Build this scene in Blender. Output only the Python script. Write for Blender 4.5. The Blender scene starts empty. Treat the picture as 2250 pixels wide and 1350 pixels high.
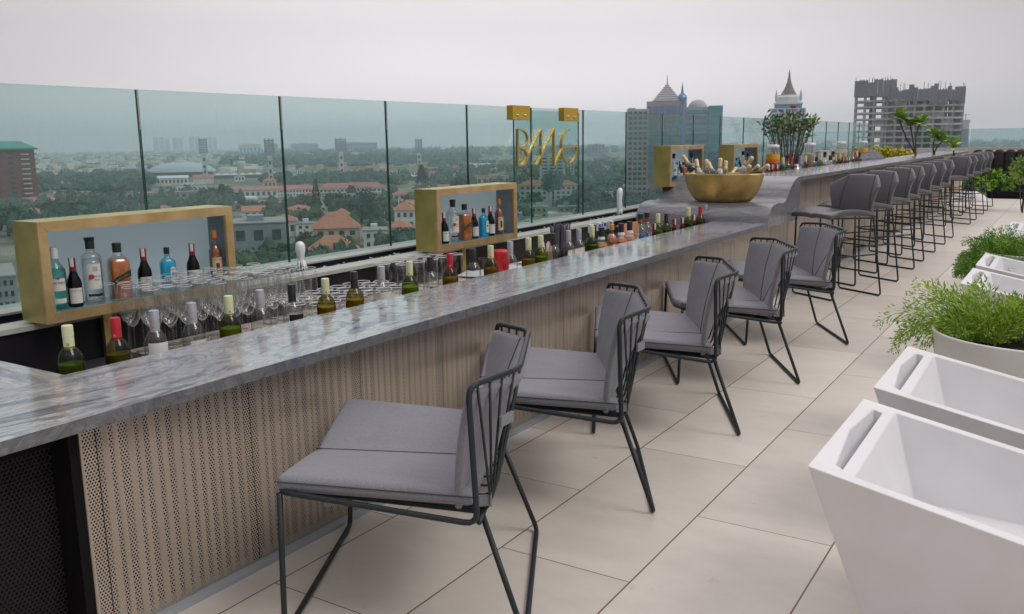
import bpy, math, random
from mathutils import Vector, Matrix
random.seed(7)
C = bpy.context.scene.collection
scn = bpy.context.scene
S = 1.4                                   # eye height in metres; lengths below are in eye heights unless noted
# ------------------------------------------------------------------ camera
RM = Matrix(((0.84368225, -0.08666222, 0.52980178),
             (0.53664853, 0.1626982, -0.82797201),
             (-0.01444391, 0.98286263, 0.18377274)))
cam = bpy.data.cameras.new('camera'); cam.sensor_width = 36; cam.lens = 1944 / 2250 * 36
cam.clip_start = 0.05; cam.clip_end = 9000
camo = bpy.data.objects.new('camera', cam); C.objects.link(camo)
camo.matrix_world = Matrix.Translation((0, 0, S)) @ RM.to_4x4()
scn.camera = camo
# ------------------------------------------------------------------ sky, sun, exposure
SUN_EL, SUN_AZ = math.radians(50), math.radians(84)       # azimuth clockwise from +Y
w = bpy.data.worlds.new("World"); scn.world = w; w.use_nodes = True
nt = w.node_tree; nt.nodes.clear()
N = nt.nodes.new; L = nt.links.new
sky = N('ShaderNodeTexSky'); sky.sky_type = 'NISHITA'; sky.sun_disc = False
sky.sun_elevation = SUN_EL; sky.sun_rotation = SUN_AZ; sky.altitude = 50
sky.air_density = 1.6; sky.dust_density = 6.0; sky.ozone_density = 1.5
hs = N('ShaderNodeHueSaturation'); hs.inputs['Saturation'].default_value = 0.10
tint = N('ShaderNodeMix'); tint.data_type = 'RGBA'; tint.blend_type = 'MULTIPLY'; tint.inputs[0].default_value = 1
tint.inputs[7].default_value = (1.0, 0.965, 1.0, 1)
# thin overcast: evens the blue dome out to a grey veil, brightest low over the city to the north-west
geo = N('ShaderNodeTexCoord'); dot = N('ShaderNodeVectorMath'); dot.operation = 'DOT_PRODUCT'
dot.inputs[1].default_value = (-0.55, 0.815, 0.17)
mx0 = N('ShaderNodeMath'); mx0.operation = 'MAXIMUM'; mx0.inputs[1].default_value = 0.0
pw = N('ShaderNodeMath'); pw.operation = 'POWER'; pw.inputs[1].default_value = 4.0
mr = N('ShaderNodeMath'); mr.operation = 'MULTIPLY_ADD'; mr.inputs[1].default_value = 8.1; mr.inputs[2].default_value = 2.0
veil = N('ShaderNodeMix'); veil.data_type = 'RGBA'; veil.inputs[0].default_value = 0.78
vc = N('ShaderNodeVectorMath'); vc.operation = 'SCALE'; vc.inputs[0].default_value = (1.025, 0.955, 0.972)
bg = N('ShaderNodeBackground'); bg.inputs[1].default_value = 0.1
out = N('ShaderNodeOutputWorld')
L(sky.outputs[0], hs.inputs['Color']); L(hs.outputs[0], tint.inputs[6])
L(geo.outputs['Generated'], dot.inputs[0]); L(dot.outputs['Value'], mx0.inputs[0]); L(mx0.outputs[0], pw.inputs[0]); L(pw.outputs[0], mr.inputs[0])
# overcast dome: zenith brighter than the horizon
sx = N('ShaderNodeSeparateXYZ'); L(geo.outputs['Generated'], sx.inputs[0]); zf = N('ShaderNodeMapRange'); zf.inputs[1].default_value = .20; zf.inputs[2].default_value = 1.; zf.inputs[3].default_value = 1.; zf.inputs[4].default_value = 4.7
zf.interpolation_type = 'SMOOTHSTEP'; L(sx.outputs[2], zf.inputs[0]); zm = N('ShaderNodeMath'); zm.operation = 'MULTIPLY'; hz0 = N('ShaderNodeMapRange'); hz0.inputs[1].default_value = 0.; hz0.inputs[2].default_value = .12; hz0.inputs[3].default_value = 1.42; hz0.inputs[4].default_value = 1.; L(sx.outputs[2], hz0.inputs[0]); hm = N('ShaderNodeMath'); hm.operation = 'MULTIPLY'; L(mr.outputs[0], hm.inputs[0]); L(hz0.outputs[0], hm.inputs[1]); L(hm.outputs[0], zm.inputs[0]); L(zf.outputs[0], zm.inputs[1]); cn = N('ShaderNodeTexNoise'); cn.inputs['Scale'].default_value = 2.2; cn.inputs['Detail'].default_value = 5; cmp_ = N('ShaderNodeMapping'); cmp_.inputs['Scale'].default_value = (1, 1, 4); L(geo.outputs['Generated'], cmp_.inputs[0]); L(cmp_.outputs[0], cn.inputs['Vector'])
cr = N('ShaderNodeMapRange'); cr.inputs[1].default_value = .3; cr.inputs[2].default_value = .7; cr.inputs[3].default_value = .955; cr.inputs[4].default_value = 1.045; L(cn.outputs[0], cr.inputs[0]); cm = N('ShaderNodeMath'); cm.operation = 'MULTIPLY'; L(zm.outputs[0], cm.inputs[0]); L(cr.outputs[0], cm.inputs[1]); L(cm.outputs[0], vc.inputs['Scale']); L(tint.outputs[2], veil.inputs[6]); L(vc.outputs[0], veil.inputs[7])
L(veil.outputs[2], bg.inputs[0]); L(bg.outputs[0], out.inputs[0])
sun = bpy.data.lights.new('sun', 'SUN'); sun.energy = 0.9; sun.angle = math.radians(22); sun.color = (1, .95, .88)
suno = bpy.data.objects.new('sun', sun); C.objects.link(suno)
sd = Vector((math.sin(SUN_AZ) * math.cos(SUN_EL), math.cos(SUN_AZ) * math.cos(SUN_EL), math.sin(SUN_EL)))
suno.rotation_euler = sd.to_track_quat('Z', 'Y').to_euler(); suno.location = (5, -5, 12)
vs = scn.view_settings; vs.view_transform = 'Standard'; vs.look = 'None'; vs.gamma = 1; vs.exposure = 0.06
scn.cycles.max_bounces = 10; scn.cycles.transparent_max_bounces = 28; scn.cycles.volume_bounces = 3
scn.cycles.caustics_reflective = False; scn.cycles.caustics_refractive = False
scn.cycles.use_denoising = True

# ------------------------------------------------------------------ measuring helpers (survey of the place, unit = eye height)
def ray(x, y): return (RM @ Vector((x - 1125, -(y - 675), -1944.0))) / 1944
def on_x(px, py, X): d = ray(px, py); t = X / d[0]; return d[1] * t, d[2] * t + 1
def on_y(px, py, Y): d = ray(px, py); t = Y / d[1]; return d[0] * t, d[2] * t + 1
def on_z(px, py, z=0.): d = ray(px, py); t = (z - 1) / d[2]; return d[0] * t, d[1] * t

# ------------------------------------------------------------------ mesh builder
class MB:
    def __init__(s): s.v = []; s.f = []; s.m = []; s.mi = 0
    def add(s, vs, fs):
        b = len(s.v); s.v += [tuple(p) for p in vs]
        for f in fs: s.f.append(tuple(i + b for i in f)); s.m.append(s.mi)
        return s
    def box(s, a, b):
        x0, y0, z0 = [min(p, q) for p, q in zip(a, b)]; x1, y1, z1 = [max(p, q) for p, q in zip(a, b)]
        return s.add([(x0, y0, z0), (x1, y0, z0), (x1, y1, z0), (x0, y1, z0), (x0, y0, z1), (x1, y0, z1), (x1, y1, z1), (x0, y1, z1)],
                     [(0, 3, 2, 1), (4, 5, 6, 7), (0, 1, 5, 4), (1, 2, 6, 5), (2, 3, 7, 6), (3, 0, 4, 7)])
    def cbox(s, c, sz, rz=0):
        cx, cy, cz = c; hx, hy, hz = [q / 2 for q in sz]; co, si = math.cos(rz), math.sin(rz)
        vs = []
        for dz in (-hz, hz):
            for dx, dy in ((-hx, -hy), (hx, -hy), (hx, hy), (-hx, hy)):
                vs.append((cx + dx * co - dy * si, cy + dx * si + dy * co, cz + dz))
        return s.add(vs, [(0, 3, 2, 1), (4, 5, 6, 7), (0, 1, 5, 4), (1, 2, 6, 5), (2, 3, 7, 6), (3, 0, 4, 7)])
    def hexa(s, vs): return s.add(vs, [(0, 3, 2, 1), (4, 5, 6, 7), (0, 1, 5, 4), (1, 2, 6, 5), (2, 3, 7, 6), (3, 0, 4, 7)])
    def prism(s, poly, z0, z1, axis=2):
        n = len(poly)
        def mk(p, q):
            if axis == 2: return (p[0], p[1], q)
            if axis == 0: return (q, p[0], p[1])
            return (p[0], q, p[1])
        vs = [mk(p, z0) for p in poly] + [mk(p, z1) for p in poly]
        fs = [tuple(range(n - 1, -1, -1)), tuple(range(n, 2 * n))] + [(i, (i + 1) % n, n + (i + 1) % n, n + i) for i in range(n)]
        return s.add(vs, fs)
    def tube(s, pts, r, n=8, closed=False):
        P = [Vector(p) for p in pts]; m = len(P)
        if m < 2: return s
        rr = r if isinstance(r, (list, tuple)) else [r] * m
        tang = []
        for i in range(m):
            a = P[(i - 1) % m] if (closed or i > 0) else P[i]; b = P[(i + 1) % m] if (closed or i < m - 1) else P[i]
            t = (b - a); tang.append(t.normalized() if t.length > 1e-9 else Vector((0, 0, 1)))
        up = Vector((0, 0, 1)) if abs(tang[0].z) < .9 else Vector((1, 0, 0))
        nrm = (up - tang[0] * up.dot(tang[0])).normalized()
        vs = []
        for i in range(m):
            nrm = nrm - tang[i] * nrm.dot(tang[i])
            nrm = nrm.normalized() if nrm.length > 1e-6 else tang[i].orthogonal().normalized()
            bn = tang[i].cross(nrm)
            for k in range(n):
                a = 2 * math.pi * k / n
                vs.append(P[i] + (nrm * math.cos(a) + bn * math.sin(a)) * rr[i])
        fs = []
        for i in range(m if closed else m - 1):
            j = (i + 1) % m
            for k in range(n):
                k2 = (k + 1) % n; fs.append((i * n + k, i * n + k2, j * n + k2, j * n + k))
        if not closed: fs.append(tuple(range(n - 1, -1, -1))); fs.append(tuple((m - 1) * n + k for k in range(n)))
        return s.add(vs, fs)
    def lathe(s, prof, c=(0, 0, 0), n=20, sx=1., sy=1., caps=True, axis=None):
        vs = []; m = len(prof); c = Vector(c)
        q = Vector((0, 0, 1)).rotation_difference(Vector(axis)) if axis is not None else None
        for r, z in prof:
            for k in range(n):
                a = 2 * math.pi * k / n; p = Vector((r * math.cos(a) * sx, r * math.sin(a) * sy, z))
                if q: p = q @ p
                vs.append(c + p)
        fs = []
        for i in range(m - 1):
            for k in range(n):
                k2 = (k + 1) % n; fs.append((i * n + k, i * n + k2, (i + 1) * n + k2, (i + 1) * n + k))
        if caps: fs.append(tuple(range(n - 1, -1, -1))); fs.append(tuple((m - 1) * n + k for k in range(n)))
        return s.add(vs, fs)
    def sqlathe(s, prof, c=(0, 0, 0), n=24, p=4.0, sx=1., sy=1.):      # rounded-square section
        vs = []; m = len(prof)
        for r, z in prof:
            for k in range(n):
                a = 2 * math.pi * (k + .5) / n; ca, sa = math.cos(a), math.sin(a)
                d = (abs(ca) ** p + abs(sa) ** p) ** (-1 / p)
                vs.append((c[0] + r * d * ca * sx, c[1] + r * d * sa * sy, c[2] + z))
        fs = [tuple(range(n - 1, -1, -1)), tuple((m - 1) * n + k for k in range(n))]
        for i in range(m - 1):
            for k in range(n):
                k2 = (k + 1) % n; fs.append((i * n + k, i * n + k2, (i + 1) * n + k2, (i + 1) * n + k))
        return s.add(vs, fs)
    def slab(s, grid, th):        # grid[i][j] of points = top surface, thickened by vector th(i,j) or constant down
        nu, nv = len(grid), len(grid[0]); T = [Vector(p) for r in grid for p in r]
        B = [t + (th(i // nv, i % nv) if callable(th) else Vector(th)) for i, t in enumerate(T)]
        n = nu * nv; fs = []
        for i in range(nu - 1):
            for j in range(nv - 1):
                a = i * nv + j; fs.append((a, a + 1, a + nv + 1, a + nv)); fs.append((n + a, n + a + nv, n + a + nv + 1, n + a + 1))
        for i in range(nu - 1):
            a = i * nv; fs.append((a, a + nv, n + a + nv, n + a)); a = i * nv + nv - 1; fs.append((a, n + a, n + a + nv, a + nv))
        for j in range(nv - 1):
            fs.append((j, n + j, n + j + 1, j + 1)); a = (nu - 1) * nv + j; fs.append((a, a + 1, n + a + 1, n + a))
        return s.add(T + B, fs)
    def leaf(s, c, d, ln, wd, nrm=None):
        c = Vector(c); d = Vector(d).normalized(); u = d.orthogonal().normalized() if nrm is None else d.cross(Vector(nrm)).normalized()
        if nrm is None: u = Matrix.Rotation(random.uniform(0, 6.28), 3, d) @ u
        return s.add([c, c + d * ln * .5 + u * wd * .5, c + d * ln, c + d * ln * .5 - u * wd * .5], [(0, 1, 2, 3)])
    def build(s, name, mats, parent=None, smooth=False, scale=S, loc=None, bevel=0, sub=0, fixn=True):
        me = bpy.data.meshes.new(name)
        me.from_pydata([(p[0] * scale, p[1] * scale, p[2] * scale) for p in s.v], [], s.f)
        mats = mats if isinstance(mats, (list, tuple)) else [mats]
        for m in mats: me.materials.append(m)
        if any(s.m): me.polygons.foreach_set('material_index', s.m)
        if smooth: me.polygons.foreach_set('use_smooth', [True] * len(me.polygons))
        me.update()
        o = bpy.data.objects.new(name, me); C.objects.link(o)
        if parent: o.parent = parent
        if loc: o.location = [q * S for q in loc]
        if bevel:
            b = o.modifiers.new('bevel', 'BEVEL'); b.width = bevel; b.segments = 3; b.limit_method = 'ANGLE'; b.angle_limit = math.radians(40)
        if sub: u = o.modifiers.new('sub', 'SUBSURF'); u.levels = sub; u.render_levels = sub
        if smooth == 'auto':
            pass
        return o
def tag(o, label=None, cat=None, group=None, kind=None):
    if label: o['label'] = label
    if cat: o['category'] = cat
    if group: o['group'] = group
    if kind: o['kind'] = kind
    return o
def thing(name, label, cat, loc=(0, 0, 0), rz=0, group=None):
    o = bpy.data.objects.new(name, None); C.objects.link(o); o.empty_display_size = .1
    o.location = [q * S for q in loc]; o.rotation_euler = (0, 0, rz)
    return tag(o, label, cat, group)
def copy_tree(o, parent=None, kids=None):
    c = o.copy(); C.objects.link(c)
    if parent: c.parent = parent
    for ch in KIDS.get(o.name, [x for x in bpy.data.objects if x.parent == o]): copy_tree(ch, c)
    return c
KIDS = {}
def remember(o):
    ks = [x for x in bpy.data.objects if x.parent == o]; KIDS[o.name] = ks
    for k in ks: remember(k)
def dup(root, loc, rz=0, label=None, group=None, scale=None):
    c = copy_tree(root); c.location = [q * S for q in loc]; c.rotation_euler = (0, 0, rz)
    if label: c['label'] = label
    if group: c['group'] = group
    if scale: c.scale = scale if isinstance(scale, (tuple, list)) else (scale,) * 3
    return c
def rounded(path, rad, closed=False, n=4):
    P = [Vector(p) for p in path]; m = len(P); outp = []
    for i in range(m):
        if not closed and i in (0, m - 1): outp.append(P[i]); continue
        a, b, c = P[(i - 1) % m], P[i], P[(i + 1) % m]
        r = min(rad, (a - b).length * .45, (c - b).length * .45)
        p, q = b + (a - b).normalized() * r, b + (c - b).normalized() * r
        for k in range(n + 1):
            t = k / n; outp.append(p * (1 - t) ** 2 + b * 2 * t * (1 - t) + q * t * t)
    return outp
# ------------------------------------------------------------------ materials
def principled(name):
    m = bpy.data.materials.new(name); m.use_nodes = True; t = m.node_tree; b = t.nodes['Principled BSDF']; return m, t, b
def mat(name, col, rough=.5, metal=0., noise=None, bump=None, spec=None, coat=0, emit=None):
    """noise=(scale, amount, second colour); bump=(scale, strength)"""
    m, t, b = principled(name)
    b.inputs['Base Color'].default_value = (*col, 1); b.inputs['Roughness'].default_value = rough; b.inputs['Metallic'].default_value = metal
    if spec is not None: b.inputs['Specular IOR Level'].default_value = spec
    if coat: b.inputs['Coat Weight'].default_value = coat; b.inputs['Coat Roughness'].default_value = .08
    tc = t.nodes.new('ShaderNodeTexCoord')
    if noise:
        n = t.nodes.new('ShaderNodeTexNoise'); n.inputs['Scale'].default_value = noise[0]; n.inputs['Detail'].default_value = 6
        t.links.new(tc.outputs['Object'], n.inputs['Vector'])
        rmp = t.nodes.new('ShaderNodeMapRange'); rmp.inputs[1].default_value = .35; rmp.inputs[2].default_value = .7; rmp.inputs[4].default_value = noise[1]
        t.links.new(n.outputs[0], rmp.inputs[0])
        mx = t.nodes.new('ShaderNodeMix'); mx.data_type = 'RGBA'; mx.inputs[6].default_value = (*col, 1); mx.inputs[7].default_value = (*noise[2], 1)
        t.links.new(rmp.outputs[0], mx.inputs[0]); t.links.new(mx.outputs[2], b.inputs['Base Color'])
    if bump:
        n = t.nodes.new('ShaderNodeTexNoise'); n.inputs['Scale'].default_value = bump[0]; n.inputs['Detail'].default_value = 4
        t.links.new(tc.outputs['Object'], n.inputs['Vector'])
        bp = t.nodes.new('ShaderNodeBump'); bp.inputs['Strength'].default_value = bump[1]; bp.inputs['Distance'].default_value = .004
        t.links.new(n.outputs[0], bp.inputs['Height']); t.links.new(bp.outputs[0], b.inputs['Normal'])
    return m
def thin_glass(name, tint_col, edge_dark=.0, gloss=.03, base=.03, rough=.0, powr=4.5):
    """thin clear wall: tinted see-through plus mirror reflection growing towards grazing"""
    m = bpy.data.materials.new(name); m.use_nodes = True; t = m.node_tree; t.nodes.clear()
    A = t.nodes.new; K = t.links.new
    lw = A('ShaderNodeLayerWeight'); lw.inputs[0].default_value = .5
    p5 = A('ShaderNodeMath'); p5.operation = 'POWER'; p5.inputs[1].default_value = powr; K(lw.outputs['Facing'], p5.inputs[0])
    mr_ = A('ShaderNodeMapRange'); mr_.inputs[3].default_value = base; mr_.inputs[4].default_value = .9; K(p5.outputs[0], mr_.inputs[0])
    tr = A('ShaderNodeBsdfTransparent'); gl = A('ShaderNodeBsdfGlossy'); gl.inputs['Roughness'].default_value = rough
    gl.inputs['Color'].default_value = (.95, .97, .97, 1)
    if edge_dark:
        e = A('ShaderNodeMath'); e.operation = 'POWER'; e.inputs[1].default_value = 2.2; K(lw.outputs['Facing'], e.inputs[0])
        mx = A('ShaderNodeMix'); mx.data_type = 'RGBA'; K(e.outputs[0], mx.inputs[0])
        mx.inputs[6].default_value = (*tint_col, 1); mx.inputs[7].default_value = (*[c * (1 - edge_dark) for c in tint_col], 1)
        K(mx.outputs[2], tr.inputs[0])
    else: tr.inputs[0].default_value = (*tint_col, 1)
    ms = A('ShaderNodeMixShader'); K(mr_.outputs[0], ms.inputs[0]); K(tr.outputs[0], ms.inputs[1]); K(gl.outputs[0], ms.inputs[2])
    o = A('ShaderNodeOutputMaterial'); K(ms.outputs[0], o.inputs[0])
    if name == 'balustrade_glass':        # dried rain streaks
        tc = A('ShaderNodeTexCoord'); mp = A('ShaderNodeMapping'); mp.inputs['Scale'].default_value = (16, 16, 3.5); K(tc.outputs['Object'], mp.inputs[0]); n = A('ShaderNodeTexNoise'); n.inputs['Scale'].default_value = 4; n.inputs['Detail'].default_value = 8; n.inputs['Roughness'].default_value = .7; K(mp.outputs[0], n.inputs['Vector'])
        r = A('ShaderNodeMapRange'); r.inputs[1].default_value = .52; r.inputs[2].default_value = .80; r.inputs[3].default_value = 0.; r.inputs[4].default_value = .055; K(n.outputs[0], r.inputs[0])
        df = A('ShaderNodeBsdfDiffuse'); df.inputs[0].default_value = (.72, .78, .76, 1); m2 = A('ShaderNodeMixShader'); K(r.outputs[0], m2.inputs[0]); K(ms.outputs[0], m2.inputs[1]); K(df.outputs[0], m2.inputs[2]); K(m2.outputs[0], o.inputs[0])
    return m
def marble(name, along, dark=False, kk=None):
    m, t, b = principled(name); A = t.nodes.new; K = t.links.new
    tc = A('ShaderNodeTexCoord'); mp = A('ShaderNodeMapping'); K(tc.outputs['Object'], mp.inputs[0]); mp.inputs['Scale'].default_value = along
    n1 = A('ShaderNodeTexNoise'); n1.inputs['Scale'].default_value = 1.1; n1.inputs['Detail'].default_value = 5; n1.inputs['Roughness'].default_value = .55
    n1.inputs['Distortion'].default_value = 1.2; K(mp.outputs[0], n1.inputs['Vector'])
    ms = A('ShaderNodeMath'); ms.operation = 'MULTIPLY'; ms.inputs[1].default_value = 60; K(n1.outputs[0], ms.inputs[0])
    sn = A('ShaderNodeMath'); sn.operation = 'SINE'; K(ms.outputs[0], sn.inputs[0])
    n2 = A('ShaderNodeTexNoise'); n2.inputs['Scale'].default_value = 13; n2.inputs['Detail'].default_value = 9; n2.inputs['Roughness'].default_value = .7; n2.inputs['Distortion'].default_value = 2.0; K(mp.outputs[0], n2.inputs['Vector'])
    r1 = A('ShaderNodeValToRGB'); K(n2.outputs[0], r1.inputs[0])
    el = r1.color_ramp.elements
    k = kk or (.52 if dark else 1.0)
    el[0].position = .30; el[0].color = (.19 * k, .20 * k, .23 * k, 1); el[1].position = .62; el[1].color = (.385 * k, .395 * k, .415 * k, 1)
    e = el.new(.46); e.color = (.29 * k, .29 * k, .31 * k, 1); e = el.new(.75); e.color = (.46 * k, .46 * k, .465 * k, 1)
    r2 = A('ShaderNodeMapRange'); K(sn.outputs[0], r2.inputs[0]); r2.inputs[1].default_value = -.98; r2.inputs[2].default_value = -.3; r2.inputs[3].default_value = 1.; r2.inputs[4].default_value = 0.
    n3 = A('ShaderNodeTexNoise'); n3.inputs['Scale'].default_value = 2.3; n3.inputs['Detail'].default_value = 3; K(mp.outputs[0], n3.inputs['Vector'])
    r3 = A('ShaderNodeMapRange'); K(n3.outputs[0], r3.inputs[0]); r3.inputs[1].default_value = .4; r3.inputs[2].default_value = .62
    mm = A('ShaderNodeMath'); mm.operation = 'MULTIPLY'; K(r2.outputs[0], mm.inputs[0]); K(r3.outputs[0], mm.inputs[1])
    mx = A('ShaderNodeMix'); mx.data_type = 'RGBA'; K(mm.outputs[0], mx.inputs[0]); K(r1.outputs[0], mx.inputs[6]); mx.inputs[7].default_value = (.09, .10, .15, 1)
    # thin flowing lines
    n4 = A('ShaderNodeTexNoise'); n4.inputs['Scale'].default_value = 2.6; n4.inputs['Detail'].default_value = 6; n4.inputs['Roughness'].default_value = .5; n4.inputs['Distortion'].default_value = 1.6; K(mp.outputs[0], n4.inputs['Vector'])
    m4 = A('ShaderNodeMath'); m4.operation = 'MULTIPLY'; m4.inputs[1].default_value = 85; K(n4.outputs[0], m4.inputs[0]); s4 = A('ShaderNodeMath'); s4.operation = 'SINE'; K(m4.outputs[0], s4.inputs[0])
    r4 = A('ShaderNodeMapRange'); K(s4.outputs[0], r4.inputs[0]); r4.inputs[1].default_value = .35; r4.inputs[2].default_value = 1.; r4.inputs[3].default_value = 0.; r4.inputs[4].default_value = .75
    q4 = A('ShaderNodeMath'); q4.operation = 'MULTIPLY'; K(r4.outputs[0], q4.inputs[0]); K(n2.outputs[0], q4.inputs[1])
    mx4 = A('ShaderNodeMix'); mx4.data_type = 'RGBA'; K(q4.outputs[0], mx4.inputs[0]); K(mx.outputs[2], mx4.inputs[6]); mx4.inputs[7].default_value = (.06, .07, .11, 1); mx = mx4
    K(mx.outputs[2], b.inputs['Base Color'])
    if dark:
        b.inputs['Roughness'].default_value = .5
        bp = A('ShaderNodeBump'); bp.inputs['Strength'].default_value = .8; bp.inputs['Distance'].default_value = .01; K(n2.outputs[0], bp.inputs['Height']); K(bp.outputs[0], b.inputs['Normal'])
    else:
        b.inputs['Roughness'].default_value = .16; b.inputs['Specular IOR Level'].default_value = .9; b.inputs['Coat Weight'].default_value = .42; b.inputs['Coat Roughness'].default_value = .13; b.inputs['Coat IOR'].default_value = 1.75
        bp = A('ShaderNodeBump'); bp.inputs['Strength'].default_value = .05; bp.inputs['Distance'].default_value = .004; K(n2.outputs[0], bp.inputs['Height']); K(bp.outputs[0], b.inputs['Normal'])
    return m
def perforated(name, col, pitch, hole, metal=.6):
    """sheet with round holes in a staggered grid, in the plane of object Y and Z; the holes are see-through"""
    m, t, b = principled(name); A = t.nodes.new; K = t.links.new
    def M(op, a=None, b_=None):
        q = A('ShaderNodeMath'); q.operation = op
        for i, s_ in enumerate((a, b_)):
            if s_ is None: continue
            if isinstance(s_, (int, float)): q.inputs[i].default_value = s_
            else: K(s_, q.inputs[i])
        return q.outputs[0]
    tc = A('ShaderNodeTexCoord'); sp = A('ShaderNodeSeparateXYZ'); K(tc.outputs['Object'], sp.inputs[0])
    y, z = sp.outputs[1], sp.outputs[2]; px_, pz = pitch, pitch * 1.732
    def cell(oy, oz):
        u = M('SUBTRACT', M('FRACT', M('ADD', M('DIVIDE', y, px_), oy + 200)), .5); v = M('SUBTRACT', M('FRACT', M('ADD', M('DIVIDE', z, pz), oz)), .5)
        return M('ADD', M('POWER', M('MULTIPLY', M('ABSOLUTE', u), px_), 2.), M('POWER', M('MULTIPLY', M('ABSOLUTE', v), pz), 2.))
    d = M('MINIMUM', cell(0, 0), cell(.5, .5)); ish = M('LESS_THAN', d, hole ** 2)
    n = A('ShaderNodeTexNoise'); n.inputs['Scale'].default_value = 3; K(tc.outputs['Object'], n.inputs['Vector'])
    mx = A('ShaderNodeMix'); mx.data_type = 'RGBA'; K(n.outputs[0], mx.inputs[0]); mx.inputs[6].default_value = (*[c * .9 for c in col], 1); mx.inputs[7].default_value = (*[min(1, c * 1.08) for c in col], 1)
    K(mx.outputs[2], b.inputs['Base Color']); b.inputs['Metallic'].default_value = metal; b.inputs['Roughness'].default_value = .34
    mpr = A('ShaderNodeMapping'); mpr.inputs['Scale'].default_value = (1, 8, 1.0); K(tc.outputs['Object'], mpr.inputs[0]); nr = A('ShaderNodeTexNoise'); nr.inputs['Scale'].default_value = 1.6; nr.inputs['Detail'].default_value = 0; nr.inputs['Distortion'].default_value = .4; K(mpr.outputs[0], nr.inputs['Vector'])
    bpr = A('ShaderNodeBump'); bpr.inputs['Strength'].default_value = .8; bpr.inputs['Distance'].default_value = .012; K(nr.outputs[0], bpr.inputs['Height']); K(bpr.outputs[0], b.inputs['Normal'])
    tr = A('ShaderNodeBsdfTransparent'); ms = A('ShaderNodeMixShader'); K(ish, ms.inputs[0]); K(b.outputs[0], ms.inputs[1]); K(tr.outputs[0], ms.inputs[2])
    K(ms.outputs[0], t.nodes['Material Output'].inputs[0])
    return m
def tile_mat():
    m, t, b = principled('porcelain_tiles'); A = t.nodes.new; K = t.links.new
    def M(op, a=None, b_=None, c=None):
        q = A('ShaderNodeMath'); q.operation = op
        for i, s_ in enumerate((a, b_, c)):
            if s_ is None: continue
            if isinstance(s_, (int, float)): q.inputs[i].default_value = s_
            else: K(s_, q.inputs[i])
        return q.outputs[0]
    tc = A('ShaderNodeTexCoord'); sp = A('ShaderNodeSeparateXYZ'); K(tc.outputs['Object'], sp.inputs[0])
    xs = M('DIVIDE', M('ADD', sp.outputs[0], .7945 * 1.4), .352 * 1.4); row = M('FLOOR', xs); fx = M('SUBTRACT', xs, row)
    odd = M('MULTIPLY', M('MODULO', M('ADD', row, 101), 2), .5)          # row -1 (A-B) odd+101=100 -> 0
    ys = M('ADD', M('DIVIDE', M('SUBTRACT', sp.outputs[1], 1.727 * 1.4), .85 * 1.4), odd); cy = M('FLOOR', ys); fy = M('SUBTRACT', ys, cy)
    ex = M('MULTIPLY', M('MINIMUM', fx, M('SUBTRACT', 1, fx)), .352 * 1.4); ey = M('MULTIPLY', M('MINIMUM', fy, M('SUBTRACT', 1, fy)), .85 * 1.4)
    gx = M('LESS_THAN', ex, .0028); gy = M('LESS_THAN', ey, .0020); g = M('MAXIMUM', gx, gy)
    wn = A('ShaderNodeTexWhiteNoise'); cv = A('ShaderNodeCombineXYZ'); K(row, cv.inputs[0]); K(cy, cv.inputs[1]); K(cv.outputs[0], wn.inputs['Vector'])
    mp = A('ShaderNodeMapping'); mp.inputs['Scale'].default_value = (2.6, 5, 1); mp.inputs['Rotation'].default_value = (0, 0, .35); K(tc.outputs['Object'], mp.inputs[0])
    ad = A('ShaderNodeVectorMath'); ad.operation = 'ADD'; K(mp.outputs[0], ad.inputs[0]); K(wn.outputs['Color'], ad.inputs[1])
    n = A('ShaderNodeTexNoise'); n.inputs['Scale'].default_value = 1.3; n.inputs['Detail'].default_value = 7; n.inputs['Roughness'].default_value = .62; K(ad.outputs[0], n.inputs['Vector'])
    r = A('ShaderNodeValToRGB'); K(n.outputs[0], r.inputs[0]); e = r.color_ramp.elements
    e[0].position = .25; e[0].color = (.60, .55, .49, 1); e[1].position = .75; e[1].color = (.70, .65, .585, 1)
    hv = A('ShaderNodeHueSaturation'); K(r.outputs[0], hv.inputs['Color']); K(M('ADD', M('MULTIPLY', wn.outputs['Value'], .20), .89), hv.inputs['Value'])
    # rusty specks and faint scuffs
    n2 = A('ShaderNodeTexNoise'); n2.inputs['Scale'].default_value = 6; n2.inputs['Detail'].default_value = 10; n2.inputs['Roughness'].default_value = .75; K(tc.outputs['Object'], n2.inputs['Vector'])
    st = A('ShaderNodeMapRange'); K(n2.outputs[0], st.inputs[0]); st.inputs[1].default_value = .62; st.inputs[2].default_value = .74; st.inputs[4].default_value = .65
    m1 = A('ShaderNodeMix'); m1.data_type = 'RGBA'; K(st.outputs[0], m1.inputs[0]); K(hv.outputs[0], m1.inputs[6]); m1.inputs[7].default_value = (.33, .23, .16, 1)
    m2 = A('ShaderNodeMix'); m2.data_type = 'RGBA'; K(g, m2.inputs[0]); K(m1.outputs[2], m2.inputs[6]); m2.inputs[7].default_value = (.13, .070, .045, 1)
    K(m2.outputs[2], b.inputs['Base Color']); b.inputs['Roughness'].default_value = .42
    rr = A('ShaderNodeMapRange'); K(n2.outputs[0], rr.inputs[0]); rr.inputs[3].default_value = .34; rr.inputs[4].default_value = .55; K(rr.outputs[0], b.inputs['Roughness'])
    bp = A('ShaderNodeBump'); bp.inputs['Strength'].default_value = .5; bp.inputs['Distance'].default_value = .004; K(M('SUBTRACT', 1, g), bp.inputs['Height']); K(bp.outputs[0], b.inputs['Normal'])
    return m
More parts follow.
